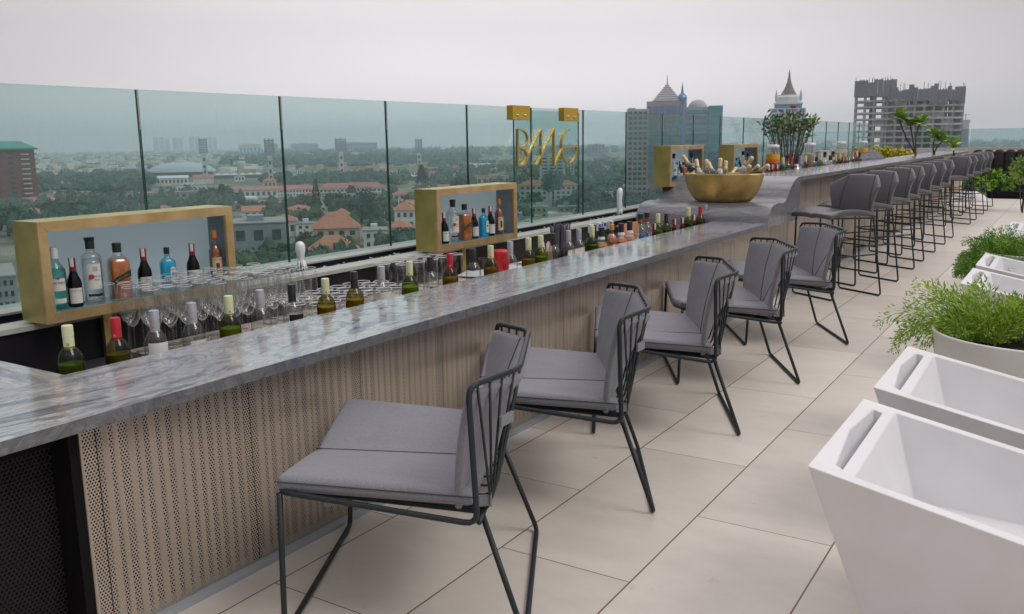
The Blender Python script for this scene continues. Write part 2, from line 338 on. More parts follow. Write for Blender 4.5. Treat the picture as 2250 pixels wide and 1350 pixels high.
def fabric(name, col, scale=420, amt=.35):
    m, t, b = principled(name); A = t.nodes.new; K = t.links.new
    tc = A('ShaderNodeTexCoord')
    n = A('ShaderNodeTexNoise'); n.inputs['Scale'].default_value = scale; n.inputs['Detail'].default_value = 2; K(tc.outputs['Object'], n.inputs['Vector'])
    n2 = A('ShaderNodeTexNoise'); n2.inputs['Scale'].default_value = 5; n2.inputs['Detail'].default_value = 4; K(tc.outputs['Object'], n2.inputs['Vector'])
    ch = A('ShaderNodeTexWave'); ch.inputs['Scale'].default_value = scale * .35; ch.bands_direction = 'DIAGONAL'; K(tc.outputs['Object'], ch.inputs['Vector'])
    mx = A('ShaderNodeMix'); mx.data_type = 'RGBA'; K(n.outputs[0], mx.inputs[0]); mx.inputs[6].default_value = (*[c * (1 - amt) for c in col], 1); mx.inputs[7].default_value = (*[c * (1 + amt) for c in col], 1)
    K(mx.outputs[2], b.inputs['Base Color']); b.inputs['Roughness'].default_value = .9; b.inputs['Sheen Weight'].default_value = .12
    ad = A('ShaderNodeMath'); ad.operation = 'MULTIPLY_ADD'; K(ch.outputs['Fac'], ad.inputs[0]); ad.inputs[1].default_value = .25; K(n.outputs[0], ad.inputs[2])
    bp = A('ShaderNodeBump'); bp.inputs['Strength'].default_value = .35; bp.inputs['Distance'].default_value = .0015; K(ad.outputs[0], bp.inputs['Height'])
    bp2 = A('ShaderNodeBump'); bp2.inputs['Strength'].default_value = .5; bp2.inputs['Distance'].default_value = .03; K(n2.outputs[0], bp2.inputs['Height']); K(bp.outputs[0], bp2.inputs['Normal'])
    K(bp2.outputs[0], b.inputs['Normal'])
    return m
def leafmat(name, c1, c2, rough=.6, sc=3.):
    m, t, b = principled(name); A = t.nodes.new; K = t.links.new
    g = A('ShaderNodeNewGeometry'); r = A('ShaderNodeMix'); r.data_type = 'RGBA'
    tc = A('ShaderNodeTexCoord'); n = A('ShaderNodeTexNoise'); n.inputs['Scale'].default_value = sc; n.inputs['Detail'].default_value = 3; K(tc.outputs['Object'], n.inputs['Vector'])
    mr_ = A('ShaderNodeMapRange'); K(n.outputs[0], mr_.inputs[0]); mr_.inputs[1].default_value = .35; mr_.inputs[2].default_value = .65
    av = A('ShaderNodeMath'); av.operation = 'MULTIPLY_ADD'; K(g.outputs['Random Per Island'], av.inputs[0]); av.inputs[1].default_value = .5
    hf = A('ShaderNodeMath'); hf.operation = 'MULTIPLY'; hf.inputs[1].default_value = .5; K(mr_.outputs[0], hf.inputs[0]); K(hf.outputs[0], av.inputs[2])
    K(av.outputs[0], r.inputs[0]); r.inputs[6].default_value = (*c1, 1); r.inputs[7].default_value = (*c2, 1)
    K(r.outputs[2], b.inputs['Base Color']); b.inputs['Roughness'].default_value = rough
    return m
M = {}
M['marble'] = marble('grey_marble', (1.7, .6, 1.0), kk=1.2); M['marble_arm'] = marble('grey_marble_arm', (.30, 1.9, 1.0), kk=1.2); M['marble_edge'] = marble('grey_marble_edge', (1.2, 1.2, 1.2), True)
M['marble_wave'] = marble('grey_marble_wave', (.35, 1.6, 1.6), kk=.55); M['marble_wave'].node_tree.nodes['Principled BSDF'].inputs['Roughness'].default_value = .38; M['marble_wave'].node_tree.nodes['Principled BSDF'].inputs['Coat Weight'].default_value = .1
M['tiles'] = tile_mat()
M['perf'] = perforated('perforated_bronze', (.60, .52, .44), .0098, .0034, .6)
M['perf_dark'] = perforated('perforated_black', (.012, .011, .013), .0125, .0042, .2)
M['perf_dark'].node_tree.nodes['Principled BSDF'].inputs['Roughness'].default_value = .65
M['flute'] = mat('slat_backing', (.78, .68, .54), .6, 0, noise=(6, .7, (.60, .50, .38)))
M['black'] = mat('black_granite', (.007, .007, .009), .4, 0, spec=.22, noise=(4, .5, (.025, .022, .03)))
M['void'] = mat('black_matt', (.006, .0055, .006), .8, spec=.15)
M['coping'] = mat('pale_stone_coping', (.42, .43, .40), .55, noise=(14, .6, (.33, .35, .33)))
M['kerb'] = mat('grey_blue_skirting', (.33, .37, .40), .5)
M['brass'] = mat('brushed_brass', (.66, .52, .20), .36, .9, noise=(5, 1., (.42, .33, .12)), bump=(22, .5))
M['brass_frame'] = mat('brass_frame', (.72, .52, .27), .36, .7, noise=(9, 1., (.52, .35, .15)), bump=(30, .3))
M['gold'] = mat('polished_gold', (.80, .50, .07), .28, .8)
M['brass_bowl'] = mat('hammered_brass', (.66, .48, .19), .40, .75, noise=(7, 1., (.42, .28, .09)), bump=(26, .8))
M['pane'] = thin_glass('balustrade_glass', (.785, .875, .865), base=.022, powr=5.5)
M['pane_edge'] = mat('green_glass_edge', (.02, .11, .09), .15)
M['backglass'] = mat('frosted_blue_back', (.80, .88, .94), .3, 0, noise=(2, .5, (.72, .82, .90)))
t_ = M['backglass'].node_tree; b_ = t_.nodes['Principled BSDF']; tl_ = t_.nodes.new('ShaderNodeBsdfTranslucent'); tl_.inputs[0].default_value = (.90, .96, 1.0, 1); mx_ = t_.nodes.new('ShaderNodeMixShader'); mx_.inputs[0].default_value = .72
t_.links.new(b_.outputs[0], mx_.inputs[1]); t_.links.new(tl_.outputs[0], mx_.inputs[2]); t_.links.new(mx_.outputs[0], t_.nodes['Material Output'].inputs[0])
M['shelf_glass'] = mat('blue_glass_shelf', (.20, .34, .38), .08, 0)
M['frame'] = mat('charcoal_powder_coat', (.016, .022, .026), .45, .0, spec=.35)
M['cushion'] = fabric('grey_outdoor_fabric', (.208, .212, .240), 330, .5)
M['piping'] = mat('dark_seam', (.05, .05, .06), .8)
M['leather'] = mat('grey_leatherette', (.125, .124, .138), .45, 0, noise=(3, .4, (.10, .10, .112)), bump=(30, .12))
M['white'] = mat('white_plastic', (.78, .78, .80), .38, 0, noise=(4, .55, (.66, .65, .65)), bump=(40, .15))
M['pot'] = mat('white_planter', (.80, .80, .78), .45, 0, noise=(5, .5, (.62, .61, .58)))
M['steel'] = mat('steel', (.55, .55, .56), .3, .9)
M['wood'] = mat('pale_worktop', (.80, .72, .62), .35, noise=(20, .5, (.74, .64, .53)))
M['paper'] = mat('white_paper', (.75, .76, .80), .8)
M['red'] = mat('red_plastic', (.62, .02, .04), .35)
M['napkin'] = mat('black_cloth', (.018, .018, .022), .85, bump=(20, .3))
M['water'] = mat('splashing_water', (.80, .83, .86), .15, 0, spec=.8)
M['chan_water'] = mat('dark_channel_water', (.006, .007, .009), .35, 0, spec=.12, bump=(14, .5))
M['cap_cream'] = mat('cream_screw_cap', (.66, .68, .42), .45); M['cap_red'] = mat('red_screw_cap', (.50, .015, .03), .35)
M['cap_grey'] = mat('silver_screw_cap', (.44, .45, .49), .35, .3); M['cap_black'] = mat('black_screw_cap', (.018, .018, .025), .35)
M['cap_white'] = mat('white_cap', (.70, .72, .76), .4); M['cap_maroon'] = mat('maroon_foil', (.22, .015, .025), .35)
M['cap_orange'] = mat('orange_cap', (.62, .28, .06), .4); M['cap_gold'] = mat('gold_foil', (.66, .50, .28), .38, .35, bump=(60, .5))
M['blue'] = mat('blue_print', (.03, .16, .50), .5)
def liquid(name, c): return mat(name, c, .08, 0, coat=.5)
M['g_green'] = thin_glass('green_glass', (.46, .55, .17), .7); M['g_olive'] = thin_glass('olive_glass', (.56, .50, .20), .7)
M['g_clear'] = thin_glass('clear_glass', (.96, .975, .98), .38, base=.06); M['g_dark'] = thin_glass('dark_glass', (.10, .07, .05), .6)
M['g_teal'] = thin_glass('pale_teal_glass', (.62, .88, .84), .5); M['g_blue'] = thin_glass('azure_glass', (.45, .85, .95), .4)
M['g_stem'] = thin_glass('fine_glassware', (1.0, 1.0, 1.0), .06, base=.07, powr=3.2); M['g_emer'] = thin_glass('emerald_glass', (.25, .75, .38), .5)
M['wine_green'] = liquid('green_wine', (.15, .165, .015)); M['wine_gold'] = liquid('golden_wine', (.46, .31, .015)); M['wine_bright'] = liquid('bright_wine', (.34, .37, .02))
M['whisky'] = liquid('whisky', (.50, .12, .008)); M['redwine'] = liquid('red_wine', (.02, .004, .008)); M['rose'] = liquid('rose_wine', (.50, .16, .08))
M['gin'] = liquid('blue_gin', (.04, .50, .70)); M['emer'] = liquid('emerald_spirit', (.02, .38, .12)); M['brown'] = liquid('dark_rum', (.26, .07, .02))
M['label'] = mat('cream_label', (.68, .67, .62), .6); M['label_dark'] = mat('black_label', (.02, .018, .015), .4); M['ink'] = mat('label_ink', (.06, .05, .05), .6)
M['label_tan'] = mat('tan_label', (.62, .55, .34), .6); M['label_gold'] = mat('gold_print', (.45, .30, .08), .5)
M['soil'] = mat('potting_soil', (.03, .022, .015), .95)
M['fern'] = leafmat('fern_leaves', (.16, .32, .02), (.50, .66, .09)); M['fern_dark'] = leafmat('dense_fern', (.075, .20, .012), (.25, .44, .04))
M['frangi'] = leafmat('frangipani_leaves', (.13, .26, .04), (.40, .55, .10)); M['yellow'] = leafmat('golden_hedge', (.35, .36, .01), (.75, .66, .03), sc=12)
M['shrub'] = leafmat('shrub_leaves', (.04, .10, .02), (.15, .24, .04)); M['bark'] = mat('bark', (.12, .09, .06), .85)
M['pink'] = mat('pink_petals', (.65, .03, .10), .6)

M['jar'] = thin_glass('dispenser_glass', (.93, .94, .94), .3, base=.16, powr=2.2); M['lidm'] = mat('pale_lid', (.72, .74, .74), .3)
M['slab_edge'] = mat('pale_floor_slabs', (.50, .50, .53), .85)
# ================================================================== terrace floor and host building
mb = MB(); mb.box((-3.2, -3, -.02), (8, 16.0, 0)); tag(mb.build('terrace_floor', M['tiles']), kind='structure')
XF, XP, ZT, XIN = -1.545, -1.600, .500, -1.885          # slab edge, panel plane, low counter height, inner slab edge
Y0, YW, YH, YE = -1.2, 5.247, 5.944, 16.0
# ================================================================== the bar counter: one long built-in thing
bar = thing('bar_counter', 'long grey marble bar over perforated bronze panels, stepping up in a wave', 'bar counter', (0, 0, 0))
def edge_slab(x0, x1, y0, y1, z0, z1, n):          # slab with a slightly chipped front edge at x1
    m = MB(); ys = [y0 + (y1 - y0) * i / n for i in range(n + 1)]; T = []; 
    for y in ys: T.append((y, random.uniform(-.0015, .0015), random.uniform(-.003, .001)))
    vs = []
    for y, a, b in T: vs += [(x0, y, z0), (x1 + b, y, z0), (x1 + a, y, z1), (x0, y, z1)]
    fs = [(0, 1, 2, 3), tuple(4 * n + k for k in (3, 2, 1, 0))]; mi = [0, 0]
    for i in range(n):
        for k in range(4):
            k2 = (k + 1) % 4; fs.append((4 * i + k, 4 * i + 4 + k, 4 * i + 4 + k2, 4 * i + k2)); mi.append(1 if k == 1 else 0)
    m.v = vs; m.f = fs; m.m = mi
    return m
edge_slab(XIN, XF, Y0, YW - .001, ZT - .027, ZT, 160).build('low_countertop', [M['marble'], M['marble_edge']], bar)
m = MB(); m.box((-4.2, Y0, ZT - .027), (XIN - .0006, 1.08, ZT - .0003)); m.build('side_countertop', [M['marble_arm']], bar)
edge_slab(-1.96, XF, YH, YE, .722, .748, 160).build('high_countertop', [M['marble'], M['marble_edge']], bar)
m = MB(); m.box((-1.90, 15.55, 0), (-1.60, 15.9, .72)); m.build('pier', M['flute'], bar)
# wave
prof = [(YW, ZT), (5.262, .54), (5.287, .568), (5.310, .585), (5.350, .598), (5.40, .604), (5.45, .606), (5.50, .604), (5.55, .601), (5.585, .603), (5.615, .612), (5.645, .628),
        (5.679, .660), (5.72, .690), (5.765, .714), (5.80, .728), (5.847, .740), (5.89, .747), (5.944, .750)]
def fine(p, k=3):
    o = []
    for i in range(len(p) - 1):
        a, b, c, d = p[max(i - 1, 0)], p[i], p[i + 1], p[min(i + 2, len(p) - 1)]
        for j in range(k):
            t = j / k
            o.append(tuple(.5 * (2 * b[q] + (c[q] - a[q]) * t + (2 * a[q] - 5 * b[q] + 4 * c[q] - d[q]) * t * t + (3 * b[q] - a[q] - 3 * c[q] + d[q]) * t ** 3) for q in (0, 1)))
    return o + [p[-1]]
fp = fine(prof)
poly = [(YW, .30)] + fp + [(YH, .30)]
poly_f = [(YW, ZT - .027)] + fp + [(YH, .722), (YH, ZT - .027)]
m = MB(); m.prism([(y, z) for y, z in reversed(poly_f)], XP + .02, XF, axis=0); mw = MB(); mw.v, mw.f, mw.m = m.v, m.f, m.m
m2 = MB(); m2.prism([(y, z) for y, z in reversed(poly)], -2.40, XP - .05, axis=0)
m3 = MB(); m3.prism([(y, z) for y, z in reversed(poly_f)], XP - .0499, XP + .0199, axis=0); mw.add(m3.v, m3.f)
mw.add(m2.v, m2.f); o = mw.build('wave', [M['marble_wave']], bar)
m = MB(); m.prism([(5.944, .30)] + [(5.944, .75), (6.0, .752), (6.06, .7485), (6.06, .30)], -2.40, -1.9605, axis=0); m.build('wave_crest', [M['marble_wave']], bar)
# perforated panels and their backing
m = MB(); n = 0
seams = [.93, .965, 1.350, 1.733, 2.101, 2.48, 2.86, 3.24, 3.62, 4.0, 4.38, 4.76, 5.14, 5.52, 5.9]
while seams[-1] < 13.3: seams.append(seams[-1] + .42)
for a, b in zip(seams[:-1], seams[1:]):
    top = ZT - .027 if b < 5.95 else .722
    m = MB(); m.box((XP - .0012, a + .0012, .012), (XP, b - .0012, top)); m.build('perforated_panel', M['perf'], bar)
m = MB()
for i, a in enumerate(seams[1:]):
    top = ZT - .027 if a < 5.8 else .722
    m = MB(); m.box((XP - .0085, a - .014, .012), (XP - .004, a + .014, top - .001)); m.build('post', M['void'], bar)
# fluted backing sheet behind the panels
rs = random.Random(4); m = MB(); y = .934
while y < seams[-1] - .02:
    tz = ZT - .03 if y < 5.9 else .72; w0 = .0125 + rs.uniform(-.003, .004); tl = rs.uniform(-.004, .004); xx = XP - .0105 - rs.uniform(0, .003)
    m.hexa([(xx - .003, y, .01), (xx, y, .01), (xx, y + w0, .01), (xx - .003, y + w0, .01), (xx - .003, y + tl, tz), (xx, y + tl, tz), (xx, y + w0 + tl, tz), (xx - .003, y + w0 + tl, tz)])
    y += .0265 + rs.uniform(-.002, .002)
o = m.build('slatted_backing', M['flute'], bar); o['kind'] = 'stuff'
m = MB(); m.box((XP - .012, Y0, 0), (-1.577, seams[-1], .011)); m.build('skirting', M['kerb'], bar)
# dark recessed end with a black perforated door
m = MB(); m.box((-1.668, Y0, .012), (-1.665, .908, .43)); m.build('perforated_door', M['perf_dark'], bar)
m = MB(); m.box((-1.665, .9085, .0), (XP, .9295, ZT - .028)); m.build('recess_return', M['void'], bar)
m = MB(); m.box((-1.70, Y0, .43), (-1.64, .9075, ZT - .028)); m.build('door_head', M['void'], bar)
m = MB(); m.box((-1.74, Y0, .0), (-1.70, .9075, ZT - .028)); m.build('carcass', M['void'], bar)
# carcass behind the panels, service side
m = MB(); m.box((-1.80, .93, 0), (-1.66, YW - .001, ZT - .028)); m.box((-1.80, YW, 0), (-1.66, YH, .299)); m.box((-1.80, YH, 0), (-1.66, 13.3, .7215)); m.build('carcass', M['void'], bar)
m = MB(); m.box((-2.02, 1.075, .345), (-1.801, YW - .002, .357)); m.build('bottle_shelf', M['steel'], bar)
m = MB(); m.box((-2.14, 6.07, .595), (-1.801, 13.0, .607)); m.build('bottle_shelf', M['steel'], bar)

# ================================================================== service side: back counter, water channel
bc = thing('back_counter', 'black granite back counter with a pale worktop behind the low bar', 'counter', (0, 0, 0))
m = MB(); m.box((-2.47, -1.2, 0), (-2.412, 5.24, .508)); m.build('black_wall', M['black'], bc)
m = MB(); m.box((-2.411, 1.58, .372), (-2.05, 5.24, .39)); m.build('worktop', M['wood'], bc)
m = MB(); m.box((-2.411, 1.58, 0), (-2.09, 5.24, .3715)); m.build('cabinet', M['void'], bc)
m = MB(); m.box((-2.30, 1.06, .34), (-2.03, 1.32, .352)); m.build('side_shelf', M['wood'], bc)
wc = thing('water_channel', 'long dark water channel between pale stone copings below the glass balustrade', 'water channel', (0, 0, 0))
m = MB(); m.box((-2.495, -1.2, .508), (-2.40, 18, .522)); m.build('coping', M['coping'], wc)
m = MB(); m.box((-2.80, -1.2, .5155), (-2.650, 18, .522)); m.build('coping', M['coping'], wc)
m = MB(); m.box((-2.80, -1.2, 0), (-2.648, 18, .515)); m.build('channel_wall', M['black'], wc)
m = MB(); m.box((-2.6478, -1.2, 0), (-2.4705, 18, .49)); m.build('channel_bed', M['black'], wc)
m = MB(); m.box((-2.647, -1.2, .4905), (-2.4958, 18, .500)); m.build('water', M['chan_water'], wc)
m = MB()
for i in range(1500):
    u = random.random(); y = random.choice([random.gauss(2.3, .25), random.gauss(3.0, .35), random.gauss(5.0, .45), random.gauss(5.5, .2), random.uniform(1.9, 5.6)])
    x = -2.49 + abs(random.gauss(0, .022)) * -1.0 if random.random() < .8 else random.uniform(-2.6, -2.48); r = random.uniform(.0014, .0055)
    m.lathe([(0.0001, 0), (r, r * .5), (r * .6, r * 1.3), (.0001, r * 1.5)], (x, y, .505), 5, caps=False)
o = m.build('splash_glints', M['water'], wc); tag(o, kind='stuff')  # white drops; the reflection on the ripples is put in with them
def jet(y, z1, w_, forked, label):
    t = thing('water_jet', label, 'fountain', (-2.57, y, .505), group='water jets in the channel')
    h = z1 - .505; m = MB()
    random.seed(int(y * 100))
    if not forked:
        m.lathe([(.012, .028), (.0125, .045), (.0145, .060), (.0185, .075), (.0210, h - .034), (.0205, h - .018), (.0165, h - .007), (.0085, h - .001), (.0005, h)], (0, 0, 0), 18, sx=1., sy=.95)
    else:
        m.tube([(0, -.012, -.01), (0, -.012, .05), (0, -.002, .11), (0, .0, .15), (0, .008, h - .01), (0, .008, h)], [.010, .0135, .019, .022, .018, .004], 12)
        m.tube([(0, .034, -.02), (0, .028, .03), (0, .012, .09), (0, .004, .12)], [.007, .010, .013, .012], 10)
    m.v = [(x + random.uniform(-.0009, .0009), y_ + random.uniform(-.0009, .0009), z) for x, y_, z in m.v]
    m.build('water_column', M['water'], t, smooth=True, sub=1)
    m = MB(); m.lathe([(.012, -.02), (.0125, .012), (.009, .028)], (0, 0, 0), 14); m.build('nozzle', M['black'], t, smooth=False)
    m = MB()
    for k in range(14):
        a = k * 2.4; r0 = .015 + .012 * random.random(); m.tube([(math.cos(a) * r0, math.sin(a) * r0, .0), (math.cos(a) * .014, math.sin(a) * .014, .045)], .0022, 5)
    m.build('water_veil', M['water'], t, smooth=True)
    return t
jet(2.475, .627, 1, False, 'thick foaming water jet rising from the channel beside the large display box')
jet(5.362, .690, 1, True, 'slim forked water jet rising from the channel right of the hanging letter sign')
random.seed(11)
# ================================================================== glass balustrade: every pane a thing
GX = -2.735; k_ = 2.735 / 2.72
names = ['at the left edge of the photo', 'above the middle of the large display box', 'beyond the thick water jet', 'left of the second display box', 'above the second display box', 'behind the first letters of the sign', 'right of the sign, behind the slim water jet',
         'in front of the grey apartment tower', 'behind the third display box', 'between the third and fourth display boxes', 'behind the fourth display box', 'right of the fourth display box', 'left of the flowering shrub', 'behind the first drink dispenser', 'in front of the flowering shrub', 'right of the flowering shrub',
         'behind the second drink dispenser', 'left of the third drink dispenser', 'behind the third drink dispenser', 'behind the fourth drink dispenser', 'at the far end of the balustrade']
js = [1.913 + .6425 * i for i in range(-1, 21)]; js = [-.01 if i < 0 else j for i, j in enumerate(js)]
js = [.64] + [1.913 + .6425 * i for i in range(20)] 
for i in range(len(js) - 1):
    a, b = js[i] * k_, js[i + 1] * k_
    gz = 1.192
    t = thing('glass_panel', 'clear green tinted balustrade pane ' + names[i], 'glass panel', (GX, a, 0), group='panes of the long glass balustrade')
    m = MB(); m.box((-.004, .003, .5225), (.004, b - a - .003, gz))
    m.m = [1 if f in (1, 2, 4) else 0 for f in range(6)]
    o = m.build('pane', [M['pane'], M['pane_edge']], t)
    m = MB(); m.box((.0045, b - a - .0035, 1.06), (.0075, b - a + .0025, gz - .002)); m.build('joint_strip', M['steel'], t)
# ================================================================== hanging letter sign
sg = thing('hanging_sign', 'glass sign with tall gold capital letters hung on gold brackets over the balustrade', 'sign', (-2.662, 4.19, 0))
m = MB(); m.box((-.004, 0.012, .552), (.004, .765, 1.172)); m.m = [1 if f in (1, 2, 4) else 0 for f in range(6)]; m.build('sign_pane', [M['pane'], M['pane_edge']], sg)
for a, b in ((-.012, .171), (.565, .745)):
    m = MB(); m.box((-.028, a, 1.118), (.012, b, 1.196)); o = m.build('bracket', M['gold'], sg, bevel=.002)
    for q in (.28, .72):
        m = MB(); yy = a + (b - a) * q; m.lathe([(.008, 0), (.008, .004), (.005, .006)], (.0122, yy, 1.142), 12, axis=(1, 0, 0)); m.build('bolt', M['steel'], o)
def LP(p): y, z = on_x(1080 + p[0] / 4.219, 200 + p[1] / 4.219, -2.645); return (.0 , y - 4.19, z)
def stroke(pts, name):
    pp = [LP(p) for p in pts]
    m = MB()
    n = len(pp); w_ = .0048; dpt = .010
    vs = []
    for i, p in enumerate(pp):
        a = Vector(pp[max(i - 1, 0)]); b = Vector(pp[min(i + 1, n - 1)]); t = (b - a).normalized(); nr = Vector((0, -t.z, t.y)) * w_
        for s_, d_ in ((1, 0), (1, 1), (-1, 1), (-1, 0)):
            vs.append((.005 + d_ * dpt * 1.6, p[1] + nr.y * s_, p[2] + nr.z * s_))
    fs = [(0, 1, 2, 3), tuple(4 * (n - 1) + k for k in (3, 2, 1, 0))]
    for i in range(n - 1):
        for k in range(4): fs.append((4 * i + k, 4 * i + 4 + k, 4 * i + 4 + (k + 1) % 4, 4 * i + (k + 1) % 4))
    m.add(vs, fs); return m
def letter(name, strokes):
    mm = MB()
    for i, s_ in enumerate(strokes):
        m = stroke(s_, ''); m.v = [(x + .0006 * i, y, z) for x, y, z in m.v]; mm.add(m.v, m.f)
    o = mm.build('letter', M['gold_letter'], sg); return o
M['gold_letter'] = mat('brushed_gold_letter', (.78, .55, .18), .25, .85)
def arc(cx, cy, rx, ry, a0, a1, n=14): return [(cx + rx * math.cos(math.radians(a0 + (a1 - a0) * i / n)), cy + ry * math.sin(math.radians(a0 + (a1 - a0) * i / n))) for i in range(n + 1)]
letter('B', [[(247, 355), (247, 700)], [(252, 360)] + arc(270, 442, 66, 82, -85, 88) + [(252, 525)], [(252, 525)] + arc(265, 610, 66, 84, -80, 85) + [(252, 696)]])
letter('A', [[(288, 692), (458, 357)], [(460, 355), (460, 692)], [(388, 524), (462, 524)]])
letter('N', [[(418, 690), (578, 352)], [(581, 350), (581, 690)], [(584, 688), (650, 540)]])
letter('G', [arc(722, 516, 72, 156, -88, -180, 12) + arc(722, 516, 72, 152, 180, 2, 22), [(797, 516), (655, 516)]])
# ================================================================== display boxes
def display_box(y0, y1, z0, z1, label, posts, xf=-2.33, xb=-2.452):
    t = thing('display_box', label, 'display box', (xf, y0, z0), group='brass display boxes for bottles')
    w_, h, d = y1 - y0, z1 - z0, xb - xf; b = .028; th = .004
    m = MB(); m.box((d, 0, 0), (-.012, th, h)); m.box((d, w_ - th, 0), (-.012, w_, h)); m.box((d, th, 0), (-.012, w_ - th, th)); m.box((d, th, h - th), (-.012, w_ - th, h)); m.build('casing', M['brass'], t)
    for s_ in range(4):
        if s_ == 0: q = [(0, 0), (w_, 0), (w_ - b, b), (b, b)]
        if s_ == 1: q = [(w_, h), (0, h), (b, h - b), (w_ - b, h - b)]
        if s_ == 2: q = [(0, h), (0, 0), (b * .95, b), (b * .95, h - b)]
        if s_ == 3: q = [(w_, 0), (w_, h), (w_ - b, h - b), (w_ - b, b)]
        ins = [(p[0] + (w_ / 2 - p[0]) * .002, p[1] + (h / 2 - p[1]) * .002) for p in q]
        m = MB(); m.prism(ins, -.0118, 0, axis=0); m.build('frame_side', M['brass_frame'], t)
    m = MB(); m.box((d + .001, th + .0005, th + .0005), (d + .004, w_ - th - .0005, h - th - .0005)); m.build('back_panel', M['backglass'], t)
    m = MB(); m.box((d + .0045, th + .0005, b - .004), (-.0125, w_ - th - .0005, b)); m.build('glass_shelf', M['shelf_glass'], t)
    for s_ in (th + .001, w_ - th - .004):
        m = MB(); m.box((d + .0045, s_, b + .0005), (-.0125, s_ + .003, h - th - .001)); m.build('side_lining', M['backglass'], t)
    if posts:
        for q in posts:
            m = MB(); m.box((q[0], q[1], q[2] - z0), (q[0] + .014, q[1] + .028, -.0005)); m.build('post', M['brass'], t)
    return t
display_box(1.304, 1.954, .529, .807, 'nearest and largest looking brass display box, behind the stemmed wine glasses', [(-.073, .20, .0)])
display_box(3.053, 3.702, .529, .802, 'brass display box left of the hanging sign, standing above the red cup', [(-.073, .26, .0)])
display_box(5.64, 6.262, .684, .956, 'brass display box raised on posts just left of the champagne bowl', [(-.11, .10, .522), (-.035, .33, .522)])
display_box(6.926, 7.56, .681, .952, 'brass display box partly hidden behind the champagne bottles, farthest from the camera', [(-.11, .10, .522), (-.035, .33, .522)])
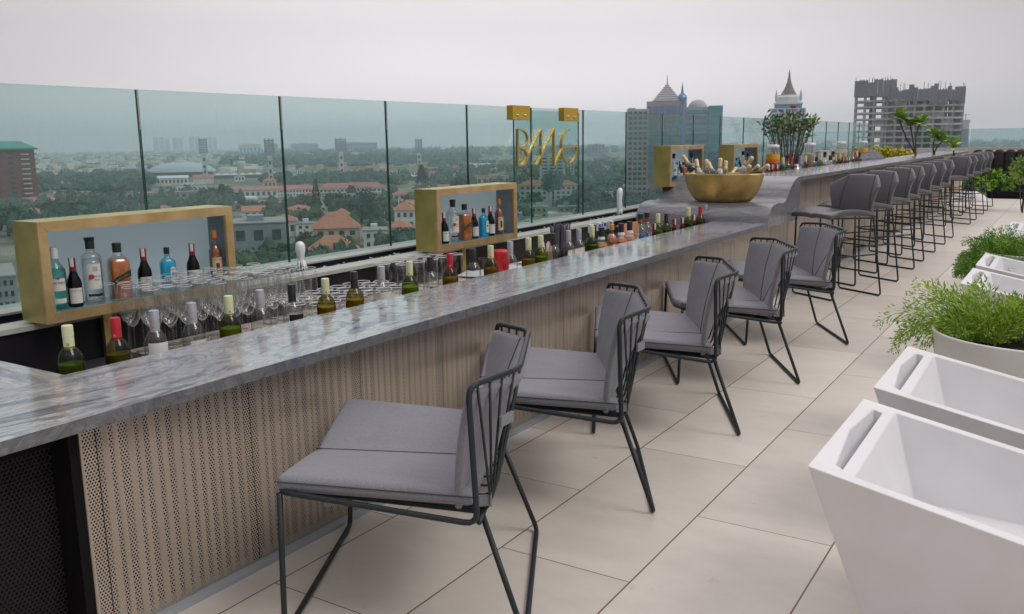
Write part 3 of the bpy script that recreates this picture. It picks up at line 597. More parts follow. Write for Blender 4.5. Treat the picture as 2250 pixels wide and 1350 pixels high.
# ================================================================== low chairs
def low_chair():
    t = thing('wire_chair', 'grey', 'chair')
    R = .0062
    sl = lambda s_: [(.485, .28 * s_, .325), (.09, .28 * s_, .262), (.10, .298 * s_, .547), (.010, .178 * s_, .553)]
    path = sl(1) + sl(-1)[::-1] + [(.485, 0, .288)]
    m = MB(); m.tube(rounded(path, .028, True), R, 10, True); m.tube([(.088, -.27, .262), (.075, 0, .247), (.088, .27, .262)], R * .9, 8); m.build('seat_frame', M['frame'], t, smooth=True)
    # rods from the top rail down to the back centre and forward under the seat
    top = [(.10, .298), (.010, .178), (.010, -.178), (.10, -.298)]
    def along(u):
        segs = [.164, .356, .164]; s_ = u * sum(segs)
        for k in range(3):
            if s_ <= segs[k] or k == 2:
                q = s_ / segs[k]; a, b = top[k], top[k + 1]; return a[0] + (b[0] - a[0]) * q, a[1] + (b[1] - a[1]) * q
            s_ -= segs[k]
    for i in range(17):
        u = (i + .7) / 17.4; fx, ly = along(u); bl = math.copysign(min(.235, .10 + .46 * abs(ly) if abs(ly) > .09 else abs(ly) * 1.55), ly); fl = bl * 1.17
        zf = .289 + abs(fl) / .28 * .034; zb = .250 + abs(bl) * .06
        m = MB(); m.tube(rounded([(fx, ly, .549), (.068, bl, zb + .02), (.088, bl, zb), (.484, fl, zf)], .02), .0028, 6); m.build('rod', M['frame'], t, smooth=True)
    m = MB(); m.tube(rounded([(.088, .222, .262), (0, .2625, .0065), (0, -.2625, .0065), (.088, -.222, .262)], .022), R, 10); o = m.build('leg', M['frame'], t, smooth=True)
    m = MB(); m.tube(rounded([(.485, .276, .320), (.496, .268, .0065), (.496, -.268, .0065), (.485, -.276, .320)], .022), R, 10); m.build('leg', M['frame'], t, smooth=True)
    # seat cushion with a centre fold
    nu, nv = 9, 13; g = []
    for i in range(nu):
        a = i / (nu - 1); f = .492 - a * .395; row = []
        for j in range(nv):
            v = (j / (nv - 1) - .5) * 2; wd = .278 - .016 * a
            ed = abs(v) ** 1; z = (.318 - .012 * a) + (.040 - .022 * a) * ed
            puff = .006 * math.sin(math.pi * min(1, abs(v) * 1.0)) * math.sin(math.pi * min(1, a * 1.1 + .05)) - (.004 if abs(v) < .02 else 0)
            row.append((f + .012 * (1 - abs(v)) * (1 - a) * 0, v * wd, z + puff))
        g.append(row)
    m = MB(); m.slab(g, (0, 0, -.036)); sc = m.build('seat_cushion', M['cushion'], t, smooth=True, bevel=.021)
    m = MB(); m.tube([(p[0], 0, p[2] + .0005) for p in [g[i][nv // 2] for i in range(nu)]], .0016, 5); m.build('seam', M['piping'], sc)
    for s_ in (-1, 1):
        m = MB(); m.tube([(g[i][0 if s_ < 0 else -1][0], g[i][0 if s_ < 0 else -1][1] + s_ * .001, g[i][0 if s_ < 0 else -1][2] - .013) for i in range(nu)], .0014, 5)
        m.build('piping', M['piping'], sc)
    # back cushion: two wings and a centre wedge
    topl = [(.088, -.290), (.044, -.236), (.008, -.178), (.004, -.06), (.004, .06), (.008, .178), (.044, .236), (.088, .290)]
    botl = [(.118, -.266), (.105, -.14), (.088, -.008), (.086, -.002), (.086, .002), (.088, .008), (.105, .14), (.118, .266)]
    rows = 9; g = []
    for i in range(rows):
        a = i / (rows - 1); row = []
        zt = .536 - .252 * a
        for (tx, ty), (bx, by) in zip(topl, botl):
            pf = .008 * math.sin(math.pi * a)
            x = tx + (bx - tx) * a + .022 + pf; y = ty + (by - ty) * a; y -= math.copysign(.011 * min(1., max(0., abs(y) - .10) / .12), y)
            row.append((x, y, zt + .004 * math.cos(y * 9)))
        g.append(row)
    m = MB(); m.slab(g, lambda i_, j_: Vector((-.016, -.009, 0)) if j_ < 2 else Vector((-.016, .009, 0)) if j_ > 5 else Vector((-.027, 0, 0))); bcn = m.build('back_cushion', M['cushion'], t, smooth=True, bevel=.015)
    for c in (2, 5): m = MB(); m.tube([(g[i][c][0] + .001, g[i][c][1], g[i][c][2]) for i in range(rows)], .0016, 5); m.build('seam', M['piping'], bcn)
    for c in (0, 7): m = MB(); m.tube([(g[i][c][0] - .015, g[i][c][1] * 1.003, g[i][c][2]) for i in range(rows)], .0014, 5); m.build('piping', M['piping'], bcn)
    for s_ in (1, -1):
        m = MB(); m.cbox((.036, .205 * s_, .455), (.006, .045, .022), -.5 * s_); m.build('strap', M['cushion'], t, bevel=.001)
        m = MB(); m.cbox((.070, .21 * s_, .292), (.004, .05, .024), .1 * s_); m.cbox((.086, .232 * s_, .292), (.034, .004, .024), .2); m.build('strap', M['cushion'], t, bevel=.001)
    m = MB(); m.cbox((.40, .215, .283), (.03, .004, .03), .3); m.build('strap', M['cushion'], t, bevel=.001)
    for f in (0, .496):
        for l in (-.22, .22):
            m = MB(); m.box((f - .006, l - .018, .0), (f + .006, l + .018, .0045)); m.build('glide', M['piping'], t)
    return t
ch0 = low_chair(); remember(ch0)
fdir = math.atan2(-.475, -.88)
F1 = [(-.869, 1.39), (-.902, 2.10), (-.900, 2.844), (-.906, 3.590), (-.892, 4.415)]
lab = ['nearest low wire chair with folded grey cushions, at the left end of the row', 'second low wire chair along the bar, between the nearest chair and the middle one',
       'middle one of the five low wire chairs pulled up to the low marble bar', 'fourth low wire chair along the bar, second from the tall stools', 'farthest low wire chair, standing right in front of the first tall stool']
rot = [0, .015, -.02, .02, .03]
for i, (x, y) in enumerate(F1):
    cx, cy = x - .2625 * .475, y + .2625 * .88
    if i == 0: c = ch0; c.location = (cx * S, cy * S, 0); c.rotation_euler = (0, 0, fdir); c['label'] = lab[0]
    else: c = dup(ch0, (cx, cy, 0), fdir + rot[i], lab[i])
    c['group'] = 'low chairs along the low bar'
# ================================================================== bar stools
def stool():
    t = thing('bar_stool', 'grey', 'bar stool'); R = .0058
    for f, l0, l1, ft in ((0, .150, .182, .065), (.39, .160, .182, .405)):
        m = MB(); m.tube(rounded([(ft, l0, .505), (f, l1, .0062), (f, -l1, .0062), (ft, -l0, .505)], .024), R, 9); m.build('leg', M['frame'], t, smooth=True)
    m = MB()
    def pt(f, s_, z): q = 1 - z / .505; b, a = ((0, .065) if f == 0 else (.39, .405)); return (a + (b - a) * q, s_ * ((.150 if f == 0 else .16) + (.032 if f == 0 else .022) * q), z)
    m = MB(); m.tube([pt(0, 1, .35), pt(0, -1, .35)], .0052, 8); m.build('stretcher', M['frame'], t, smooth=True)
    m = MB(); m.tube([pt(1, 1, .20), pt(1, -1, .20)], .0052, 8); m.build('stretcher', M['frame'], t, smooth=True)
    for s_ in (-1, 1):
        m = MB(); m.tube([pt(0, s_, .27), pt(1, s_, .27)], .0050, 8); m.build('stretcher', M['frame'], t, smooth=True)
    m = MB(); m.tube(rounded([(.42, .168, .512), (.08, .160, .500), (.06, .160, .51), (.06, -.160, .51), (.08, -.160, .500), (.42, -.168, .512)], .02, True), .006, 8)
    m.build('seat_frame', M['frame'], t, smooth=True)
    g = []; nu, nv = 9, 11
    for i in range(nu):
        a = i / (nu - 1); f = .435 - a * .365; row = []
        for j in range(nv):
            v = (j / (nv - 1) - .5) * 2; e = abs(v) ** 2
            z = .540 - .006 * a + e * .026 * math.sin(math.pi * (a * .9 + .08)) - .016 * e * max(0, .25 - a) * 4 - (.006 * (1 - min(1, abs(v) * 5)))
            row.append((f, v * (.176 - .008 * a), z))
        g.append(row)
    m = MB(); m.slab(g, (0, 0, -.030)); sc = m.build('seat', M['leather'], t, smooth=True, bevel=.013)
    #   columns: wing tip, wing mid, seam, centre, seam, wing mid, wing tip
    def bk(a):   # a: 0 top .. 1 bottom
        z = lambda zt: zt + (.520 - zt) * a
        c = .028 + .060 * a
        hw = .112 + .016 * a
        tip = (.085 + .005 * a, .212 - .050 * a ** .6, z(.695))
        return [(tip[0] + .018, -tip[1], tip[2]), (.5 * (tip[0] + c) + .004, -(tip[1] + hw) / 2, z(.730)), (c, -hw, z(.762)), (c - .006, 0, z(.766)), (c, hw, z(.762)), (.5 * (tip[0] + c) + .004, (tip[1] + hw) / 2, z(.730)), (tip[0] + .018, tip[1], tip[2])]
    g = [bk(i / 8) for i in range(9)]
    g = [[(x + .010 * math.sin(math.pi * i / 8), y, z) for x, y, z in r] for i, r in enumerate(g)]
    m = MB(); m.slab(g, (-.024, 0, 0)); bk_ = m.build('backrest', M['leather'], t, smooth=True, bevel=.011)
    for c in (2, 4): m = MB(); m.tube([(g[i][c][0] + .001, g[i][c][1], g[i][c][2]) for i in range(9)], .0020, 5); m.build('seam', M['piping'], bk_)
    for f in (0, .39):
        for l in (-.14, .14):
            m = MB(); m.box((f - .007, l - .016, 0), (f + .007, l + .016, .006)); m.build('glide', M['bark'], t)
    return t
st0 = stool(); remember(st0)
sdir = math.atan2(-.83, -.56)
SY = [5.915, 6.557, 7.222, 7.740, 8.388, 9.037, 9.686, 11.229, 11.857, 12.75, 13.42, 14.16]
ordn = ['first', 'second', 'third', 'fourth', 'fifth', 'sixth', 'seventh', 'eighth', 'ninth', 'tenth', 'eleventh', 'last']
for i, y in enumerate(SY):
    cx, cy = -1.008 - .182 * .83, y + .182 * .56
    lb = ['nearest grey upholstered bar stool, its whole seat and backrest in view beside the marble wave', 'second grey bar stool, just behind the nearest stool'][i] if i < 2 else \
        ('farthest grey bar stool of the row, near the green planting' if i == 11 else ('%s grey bar stool counted from the marble wave' % ordn[i]) + (', first one after the wider gap' if i == 7 else ', last one before the wider gap' if i == 6 else ''))
    rz = sdir + random.uniform(-.05, .05) * (i > 1)
    if i == 0: s = st0; s.location = (cx * S, cy * S, 0); s.rotation_euler = (0, 0, rz); s['label'] = lb
    else: s = dup(st0, (cx, cy, 0), rz, lb)
    s['group'] = 'tall stools along the high bar'
# ================================================================== white moulded armchairs
def armchair():
    t = thing('moulded_armchair', 'w', 'armchair'); W, Ln, T = .506, .62, .030
    zt = lambda x: .400 - .2 * x
    P = {}; m = MB()
    def p(n, x, y, z=None): P[n] = (x, y, zt(x) if z is None else z); return n
    p('A', 0, 0); p('Bm', 0, .27); p('B', 0, W); p('C', Ln, W); p('D', Ln, 0)
    p('P1', .040, 0); p('P3', .080, 0); p('P2', .050, W); p('P4', .075, W)
    p('s1', .032, .45); p('s2', .020, .27); p('s3', .040, .055); p('s4', .054, .045); p('s5', .052, .445)
    p('r1', .080, T); p('r2', .075, W - T)
    for k in '12345': x, y, z = P['s' + k]; P['b' + k] = (x + .010, y, z - .055)
    p('i1', .13, .05, .19); p('i2', .13, W - .05, .19); p('i3', Ln, .05, .17); p('i4', Ln, W - .05, .17)
    p('n1', Ln, T); p('n2', Ln, W - T)
    p('o1', .13, .08, 0); p('o2', .13, W - .08, 0); p('o3', Ln - .06, W - .08, 0); p('o4', Ln - .06, .08, 0)
    F = ['A P1 s3', 'A s3 s2 Bm', 'Bm s2 s1 B', 'B s1 s5 P2', 'P1 P3 r1 s4 s3', 's5 r2 P4 P2', 's4 r1 r2 s5',
         's1 s2 b2 b1', 's2 s3 b3 b2', 's3 s4 b4 b3', 's4 s5 b5 b4', 's5 s1 b1 b5', 'b1 b2 b3 b4 b5',
         'P3 D n1 r1', 'P4 r2 n2 C', 'r1 n1 i3 i1', 'r2 i2 i4 n2', 'r1 i1 i2 r2', 'i1 i3 i4 i2',
         'A Bm B o2 o1', 'A o1 o4 D P3 P1', 'B P2 P4 C o3 o2', 'D o4 o3 C n2 i4 i3 n1', 'o1 o2 o3 o4']
    keys = list(P); idx = {k: i for i, k in enumerate(keys)}
    m.add([P[k] for k in keys], [tuple(idx[q] for q in f.split()) for f in F])
    o = m.build('shell', M['white'], t, bevel=.004)
    return t
import bmesh
def fixnormals(o):
    b = bmesh.new(); b.from_mesh(o.data); bmesh.ops.recalc_face_normals(b, faces=b.faces); b.to_mesh(o.data); b.free()
ac0 = armchair(); 
for ch in list(bpy.data.objects):
    if ch.parent == ac0: fixnormals(ch)
remember(ac0)
AC = [(1.608, 'nearest white moulded armchair, big in the bottom right corner'), (2.225, 'second white moulded armchair, just behind the nearest one'), (4.03, 'white moulded armchair directly behind the pale planter with the airy fern'),
      (4.64, 'white moulded armchair in front of the dense fern, behind its twin'), (6.05, 'white moulded armchair beyond the dense fern, nearer one of the far pair'), (6.62, 'farthest white moulded armchair at the right edge')]
for i, (y, lb) in enumerate(AC):
    loc = (-.383, y, 0)
    if i == 0: c = ac0; c.location = [q * S for q in loc]; c['label'] = lb
    else: c = dup(ac0, loc, 0, lb)
    c['group'] = 'white armchairs in pairs'
# ================================================================== planters with ferns
def frond(m, base, dirn, ln, droop, leaf, n=34, spread=.030, w_=.0022):
    p = Vector(base); d = Vector(dirn).normalized(); pts = [p.copy()]
    for i in range(n):
        d = (d + Vector((random.gauss(0, .05), random.gauss(0, .05), -droop * i / n))).normalized(); p = p + d * ln / n; pts.append(p.copy())
        if i < 3: continue
        sc = math.sin(math.pi * (i + 2) / (n + 3)) ** .6
        for s_ in range(leaf):
            side = d.orthogonal().normalized(); side = Matrix.Rotation(random.uniform(0, 6.28), 3, d) @ side
            q = p + side * spread * sc * random.uniform(.1, .9)
            m.leaf(q, side * .7 + d * .8 + Vector((0, 0, random.uniform(-.3, .4))), spread * .58 * sc * random.uniform(.7, 1.3), w_ * 2.4)
    return pts
def fern_planter(x, y, z, r, label, lf, plant_label, fronds, seed, dense=False):
    random.seed(seed)
    t = thing('round_planter', label, 'planter', (x, y, 0), group='round pale planters')
    prof = [(r * .62, 0), (r * .70, .02), (r * .83, z * .35), (r * .94, z * .7), (r * .985, z - .012), (r, z - .004), (r * .992, z), (r * .97, z), (r * .95, z - .01), (r * .94, z - .05)]
    m = MB(); m.lathe(prof, n=56, caps=True); m.build('pot', M['pot'], t, smooth=True)
    m = MB(); m.lathe([(r * .945, 0), (r * .5, .012), (.001, .02)], (0, 0, z - .055), 40, caps=False); m.build('soil', M['soil'], t, smooth=True)
    pl = thing('fern', plant_label, 'fern', (x, y, z - .045), group='ferns in round planters')
    m = MB(); st = MB()
    for base, d, ln, dr, lf_n in fronds:
        pts = frond(m, base, d, ln, dr, lf_n, n=(30 if dense else 36), spread=(.035 if dense else .040)); st.tube(pts[::3], .0009, 4)
    m.build('leaves', M[lf], pl); st.build('stems', M[lf], pl)
    return t
random.seed(5)
fr = []
for i in range(44):
    a = random.uniform(0, 6.28); b_ = (.17 * random.random() * math.cos(a), .17 * random.random() * math.sin(a), 0)
    a2 = random.uniform(0, 6.28); el = random.uniform(.85, 1.45)
    fr.append(((b_[0] - .10 if i % 3 else b_[0] + .16, b_[1] * .7 + .02, 0), (math.cos(a2) * math.cos(el), math.sin(a2) * math.cos(el), math.sin(el)), random.uniform(.10, .24), random.uniform(.05, .16), 5))
for dx, dy, dz, ln in ((-1, .1, .55, .34), (-1, -.15, .5, .30), (-1, -.3, .45, .22), (-.9, .4, .9, .30), (-.5, .2, 1.1, .28), (-.8, .1, .6, .36), (-1, .25, .42, .33), (-.6, -.3, .8, .22), (-.3, .1, 1.2, .26), (.5, 0, 1.2, .24), (.7, .2, 1, .25), (.3, -.2, 1.2, .22)):
    for k in range(2): fr.append(((-.14 + random.uniform(-.04, .06), random.uniform(-.1, .06), .01), (dx + random.uniform(-.2, .2), dy + random.uniform(-.2, .2), dz + random.uniform(-.15, .15)), ln * random.uniform(.8, 1.1), .10 if dz < .7 else .07, 5))
fern_planter(-.085, 3.17, .385, .29, 'large round pale planter with a smooth rim, behind the two nearest armchairs', 'fern', 'airy asparagus fern spilling over the left rim of the nearer planter', fr, 3)
random.seed(6); fr = []
for i in range(170):
    a = random.uniform(0, 6.28); rr = .26 * math.sqrt(random.random()); el = random.uniform(.25, 1.4); a2 = a + random.gauss(0, .5)
    fr.append(((rr * math.cos(a), rr * math.sin(a), 0), (math.cos(a2) * math.cos(el), math.sin(a2) * math.cos(el), math.sin(el)), random.uniform(.12, .22), random.uniform(.12, .24), 6))
for i in range(50):
    a = math.pi + random.uniform(-.9, .9); fr.append(((.24 * math.cos(a), .24 * math.sin(a), .0), (math.cos(a), math.sin(a) * .8, .25), random.uniform(.16, .24), .24, 6))
fern_planter(-.16, 5.50, .38, .29, 'round pale planter almost hidden by armchairs and a dense fern', 'fern_dark', 'dense bushy dark green fern between the two pairs of armchairs', fr, 4, True)
# ================================================================== bottles (own sizes in metres, K makes them fit this terrace)
K = 1.13
def text_on(parent, s, size, y, z, x, col, rot=0., name='lettering'):
    cu = bpy.data.curves.new('t', 'FONT'); cu.body = s; cu.size = size; cu.align_x = 'CENTER'; cu.align_y = 'CENTER'; cu.extrude = .0003; cu.resolution_u = 2
    ob = bpy.data.objects.new('t', cu); C.objects.link(ob)
    me = bpy.data.meshes.new_from_object(ob); bpy.data.objects.remove(ob)
    R_ = Matrix(((0, 0, 1), (1, 0, 0), (0, 1, 0))).to_4x4()
    me.transform(Matrix.Translation((x, y, z)) @ R_ @ Matrix.Rotation(rot, 4, 'Z')); me.name = name
    me.materials.append(col); o = bpy.data.objects.new(name, me); C.objects.link(o); o.parent = parent; return o
def wrap_label(m, r, z0, z1, a0, a1, n=14):
    vs = []
    for i in range(n + 1):
        a = a0 + (a1 - a0) * i / n; vs += [(r * math.cos(a), r * math.sin(a), z0), (r * math.cos(a), r * math.sin(a), z1)]
    m.add(vs, [(2 * i, 2 * i + 2, 2 * i + 3, 2 * i + 1) for i in range(n)])
def B(o, *a, **k): return o.build(*a, scale=K, **k)
WPROF = [(.030, 0), (.0365, .003), (.0378, .012), (.0378, .182), (.0368, .196), (.0335, .209), (.0270, .222), (.0195, .232), (.0150, .240), (.0138, .250), (.0135, .296)]
def wine_bottle(glass, liq, cap, lab='label_dark', lab_top=.150, fill=.188, seed=0, lab_a=.6):
    t = thing('wine_bottle', 'b', 'bottle')
    m = MB(); m.lathe(WPROF, n=24); B(m, 'body', M[glass], t, smooth=True)
    if liq:
        m = MB(); pr = [(r - .0022, z + .003 * (z < .01)) for r, z in WPROF if z < fill - .002]
        m.lathe(pr + [((pr[-1][0] if fill < .2 else .030), fill)], n=22); B(m, 'liquid', M[liq], t, smooth=False)
    m = MB(); pr = [(.0152, .232), (.0152, .268)]
    for q in range(5): pr += [(.0157, .2705 + q * .005), (.0157, .2735 + q * .005), (.0149, .2745 + q * .005)]
    m.lathe(pr + [(.0156, .2965), (.0153, .300), (.0138, .3015)], n=22); c = B(m, 'screw_cap', M[cap], t, smooth=False)
    if cap in ('cap_cream', 'cap_red', 'cap_grey'):
        m = MB(); wrap_label(m, .0155, .243, .251, -1.1, -.6, 4); B(m, 'stamp', M['label_gold'], c)
    m = MB(); wrap_label(m, .0382, .05, lab_top, -1.7 + lab_a, .1 + lab_a); B(m, 'label', M[lab], t)
    return t
PB = {}
def proto(key, fn):
    if key not in PB: o = fn(); remember(o); PB[key] = [o, False]
    return PB[key]
def place(key, fn, loc, label, group, sc=1., rz=0.):
    p = proto(key, fn)
    if not p[1]:
        p[1] = True; o = p[0]; o.location = [q * S for q in loc]; o.rotation_euler = (0, 0, rz); o.scale = (sc,) * 3; o['label'] = label; o['group'] = group
    else: o = dup(p[0], loc, rz, label, group, sc)
    return o
W = lambda g, l, c, **k: ('W', g, l, c, tuple(sorted(k.items())))
def winefn(key): return lambda: wine_bottle(key[1], key[2], key[3], **dict(key[4]))
# spirits
def spirit(kind):
    if kind == 'rum':
        t = thing('rum_bottle', '', 'bottle'); pr = [(.033, 0), (.0375, .004), (.0375, .17), (.036, .19), (.030, .207), (.021, .222), (.0155, .236), (.014, .25), (.014, .262)]
        m = MB(); m.lathe(pr, n=26); B(m, 'body', M['g_teal'], t, smooth=True)
        m = MB(); m.lathe([(.035, .004), (.035, .2)], n=20); B(m, 'liquid', M['g_teal'], t, smooth=True)
        m = MB(); m.lathe([(.016, .250), (.0165, .252), (.0165, .300), (.015, .303)], n=20); B(m, 'cap', M['cap_white'], t)
        m = MB(); wrap_label(m, .038, .095, .155, -.75, .75); lb = B(m, 'label', M['label'], t); text_on(lb, 'BACARDI', .0155 * K, 0, .135 * K, .0386 * K, M['ink'])
        m = MB(); m.lathe([(.0065, 0), (.0065, .0008)], (.0386, .0, .158), 14, axis=(1, 0, 0)); B(m, 'emblem', M['cap_red'], lb)
        m = MB(); wrap_label(m, .038, .035, .058, -.7, .7); B(m, 'label', M['label'], t)
    elif kind == 'minired':
        t = thing('wine_bottle', '', 'bottle'); pr = [(.026, 0), (.030, .004), (.030, .115), (.027, .135), (.017, .165), (.0125, .185), (.012, .235)]
        m = MB(); m.lathe(pr, n=22); B(m, 'body', M['g_dark'], t, smooth=True)
        m = MB(); m.lathe([(.028, .004), (.028, .115), (.024, .138), (.012, .168)], n=18); B(m, 'liquid', M['redwine'], t, smooth=True)
        m = MB(); m.lathe([(.0132, .178), (.0137, .24), (.0137, .246), (.0125, .248)], n=18); cp = B(m, 'foil', M['cap_maroon'], t)
        m = MB(); wrap_label(m, .0139, .205, .249, -.9, .2, 5); B(m, 'tax_strip', M['label'], cp)
        m = MB(); wrap_label(m, .0305, .02, .098, -.9, .9); lb = B(m, 'label', M['label'], t); text_on(lb, 'Grande Cuvee', .008 * K, 0, .085 * K, .0312 * K, M['ink'])
    elif kind == 'vodka':
        t = thing('vodka_bottle', '', 'bottle'); pr = [(.034, 0), (.037, .005), (.037, .215), (.035, .235), (.026, .250), (.0165, .258), (.0155, .29)]
        m = MB(); m.lathe(pr, n=26); B(m, 'body', M['g_clear'], t, smooth=True)
        m = MB(); m.lathe([(.0345, .008), (.0345, .20), (.031, .225)], n=20); B(m, 'liquid', M['g_clear'], t, smooth=True)
        m = MB(); m.lathe([(.0165, .272), (.0175, .31), (.0205, .325), (.019, .328)], n=20); B(m, 'stopper', M['cap_black'], t)
        m = MB(); wrap_label(m, .0375, .075, .20, -.72, .72); lb = B(m, 'label', M['label'], t)
        m = MB(); m.box((.0376, -.022, .128), (.0384, -.004, .150)); B(m, 'red_square', M['cap_red'], lb)
        text_on(lb, 'Ketel One', .0125 * K, .008 * K, .140 * K, .0388 * K, M['ink']); text_on(lb, 'VODKA', .0065 * K, .006 * K, .122 * K, .0384 * K, M['ink'])
        m = MB(); m.box((.0376, -.006, .165), (.0380, .012, .188)); B(m, 'crest', M['cap_grey'], lb)
        m = MB(); wrap_label(m, .0375, .040, .052, -.8, .8); B(m, 'label', M['label_dark'], t)
    elif kind == 'whisky':
        t = thing('whisky_bottle', '', 'bottle'); pr = [(.034, 0), (.037, .004), (.037, .175), (.034, .198), (.026, .212), (.016, .220), (.0135, .228), (.0135, .25)]
        m = MB(); m.sqlathe(pr); B(m, 'body', M['g_clear'], t, smooth=True)
        m = MB(); m.sqlathe([(.0345, .005), (.0345, .172), (.032, .195), (.027, .205)]); B(m, 'liquid', M['whisky'], t, smooth=False)
        m = MB(); m.lathe([(.0155, .238), (.016, .282), (.0148, .285)], n=20); B(m, 'cap', M['cap_black'], t)
        m = MB(); m.hexa([(.0372, -.031, .075), (.0378, -.031, .075), (.0378, .033, .117), (.0372, .033, .117), (.0372, -.031, .112), (.0378, -.031, .112), (.0378, .033, .154), (.0372, .033, .154)]); lb = B(m, 'label', M['label_dark'], t)
        text_on(lb, 'BLACK LABEL', .0095 * K, .001 * K, .114 * K, .0384 * K, M['label_gold'], rot=.58); text_on(lb, 'SCOTCH WHISKY', .0050 * K, .001 * K, .100 * K, .0384 * K, M['label_gold'], rot=.58)
        for s_ in (0, 1):
            m = MB(); zz = .0005 + .0345 * s_; m.hexa([(.0379, -.031, .075 + zz), (.0381, -.031, .075 + zz), (.0381, .033, .117 + zz), (.0379, .033, .117 + zz), (.0379, -.031, .077 + zz), (.0381, -.031, .077 + zz), (.0381, .033, .119 + zz), (.0379, .033, .119 + zz)]); B(m, 'label_border', M['label_gold'], lb)
    elif kind == 'gin':
        t = thing('gin_bottle', '', 'bottle'); pr = [(.040, 0), (.042, .004), (.042, .155), (.040, .172), (.024, .188), (.0145, .195), (.013, .215), (.013, .225)]
        m = MB(); m.sqlathe(pr, sx=.72, sy=.98); B(m, 'body', M['g_blue'], t, smooth=True)
        m = MB(); m.sqlathe([(.039, .005), (.039, .150), (.035, .168)], sx=.7, sy=.97); B(m, 'liquid', M['gin'], t, smooth=False)
        m = MB(); m.lathe([(.0145, .215), (.0155, .222), (.0155, .250), (.014, .252)], n=18); B(m, 'cap', M['cap_black'], t)
        m = MB(); m.prism([(.004, .040), (.034, .040), (.034, .125), (.030, .138), (.019, .143), (.008, .138), (.004, .125)], .0308, .0314, axis=0); lb = B(m, 'label', M['label'], t)
        text_on(lb, 'BOMBAY', .0085 * K, .019 * K, .124 * K, .032 * K, M['ink']); text_on(lb, 'SAPPHIRE', .0060 * K, .019 * K, .070 * K, .032 * K, M['ink'])
        m = MB(); m.lathe([(.0095, 0), (.0095, .0005)], (.0316, .019, .098), 16, sy=1., axis=(1, 0, 0)); B(m, 'medallion', M['blue'], lb)
    elif kind == 'spiced':
        t = thing('rum_bottle', '', 'bottle'); pr = [(.032, 0), (.0345, .004), (.0345, .175), (.032, .195), (.023, .212), (.0165, .225), (.0165, .245), (.014, .252), (.014, .27)]
        m = MB(); m.lathe(pr, n=24); B(m, 'body', M['g_clear'], t, smooth=True)
        m = MB(); m.lathe([(.032, .005), (.032, .175), (.029, .193), (.019, .212), (.014, .225)], n=20); B(m, 'liquid', M['brown'], t, smooth=True)
        m = MB(); m.lathe([(.0145, .262), (.0150, .268), (.0150, .305), (.0135, .308)], n=18); B(m, 'cap', M['cap_orange'], t)
        m = MB(); m.lathe([(.0157, .256), (.0157, .2615)], n=18); B(m, 'neck_band', M['cap_red'], t)
        m = MB(); wrap_label(m, .0350, .035, .150, -.85, .85); lb = B(m, 'label', M['label_tan'], t); text_on(lb, 'Captain Morgan', .0090 * K, 0, .140 * K, .0360 * K, M['ink'])
        m = MB(); m.box((.0352, -.010, .060), (.0357, .008, .118)); B(m, 'print', M['cap_maroon'], lb)
    elif kind == 'decanter':       # squat amber bottle with faceted shoulders and a white collar
        t = thing('whisky_bottle', '', 'bottle'); pr = [(.035, 0), (.040, .006), (.043, .13), (.041, .150), (.0165, .19), (.0155, .20)]
        m = MB(); m.lathe(pr, n=9); B(m, 'body', M['g_clear'], t)
        m = MB(); m.lathe([(.032, .006), (.039, .03), (.0405, .13), (.038, .150), (.027, .168)], n=9); B(m, 'liquid', M['whisky'], t)
        m = MB(); m.lathe([(.0205, .186), (.0165, .200)], n=18); B(m, 'collar', M['cap_white'], t)
        m = MB(); m.lathe([(.0150, .200), (.0160, .205), (.0160, .236), (.0150, .238), (.0168, .240), (.0168, .250)], n=18); B(m, 'cap', M['cap_black'], t)
    elif kind == 'emerald':
        t = thing('gin_bottle', '', 'bottle'); pr = [(.033, 0), (.0365, .005), (.0365, .165), (.034, .185), (.0235, .205), (.0165, .222), (.0150, .25)]
        m = MB(); m.lathe(pr, n=22); B(m, 'body', M['g_emer'], t, smooth=True)
        m = MB(); m.lathe([(.034, .006), (.034, .15)], n=20); B(m, 'liquid', M['emer'], t)
        m = MB(); m.lathe([(.0165, .240), (.0170, .244), (.0170, .290), (.0155, .292)], n=18); cp = B(m, 'cap', M['cap_white'], t)
        m = MB(); wrap_label(m, .0173, .262, .284, -1.2, -.2, 5); B(m, 'seal', M['blue'], cp)
    elif kind == 'clearvodka':
        t = thing('vodka_bottle', '', 'bottle'); pr = [(.034, 0), (.038, .005), (.038, .195), (.035, .212), (.022, .228), (.0165, .234), (.0160, .262)]
        m = MB(); m.lathe(pr, n=24); B(m, 'body', M['g_clear'], t, smooth=True)
        m = MB(); m.lathe([(.0355, .006), (.0355, .185)], n=20); B(m, 'liquid', M['g_clear'], t, smooth=True)
        m = MB(); m.lathe([(.0172, .248), (.0172, .275)], n=18); B(m, 'neck_band', M['brown'], t)
        m = MB(); m.lathe([(.0168, .2755), (.0175, .279), (.0175, .306), (.016, .308)], n=18); B(m, 'cap', M['cap_black'], t)
        m = MB(); wrap_label(m, .0384, .155, .178, -1.3, -.4); B(m, 'label', M['blue'], t)
        m = MB(); wrap_label(m, .0384, .190, .1925, -1.6, .6); B(m, 'label', M['ink'], t)
    elif kind == 'bluecap':
        t = thing('gin_bottle', '', 'bottle'); pr = [(.030, 0), (.033, .005), (.033, .15), (.016, .185), (.0145, .20)]
        m = MB(); m.lathe(pr, n=18); B(m, 'body', M['g_blue'], t, smooth=True)
        m = MB(); m.lathe([(.015, .195), (.0155, .235), (.014, .237)], n=14); B(m, 'cap', M['cap_black'], t)
    elif kind == 'orange':
        t = thing('whisky_bottle', '', 'bottle'); m = MB(); m.lathe(WPROF, n=22); B(m, 'body', M['g_clear'], t, smooth=True)
        m = MB(); m.lathe([(r - .002, z + .003) for r, z in WPROF if z < .24], n=20); B(m, 'liquid', M['rose'], t)
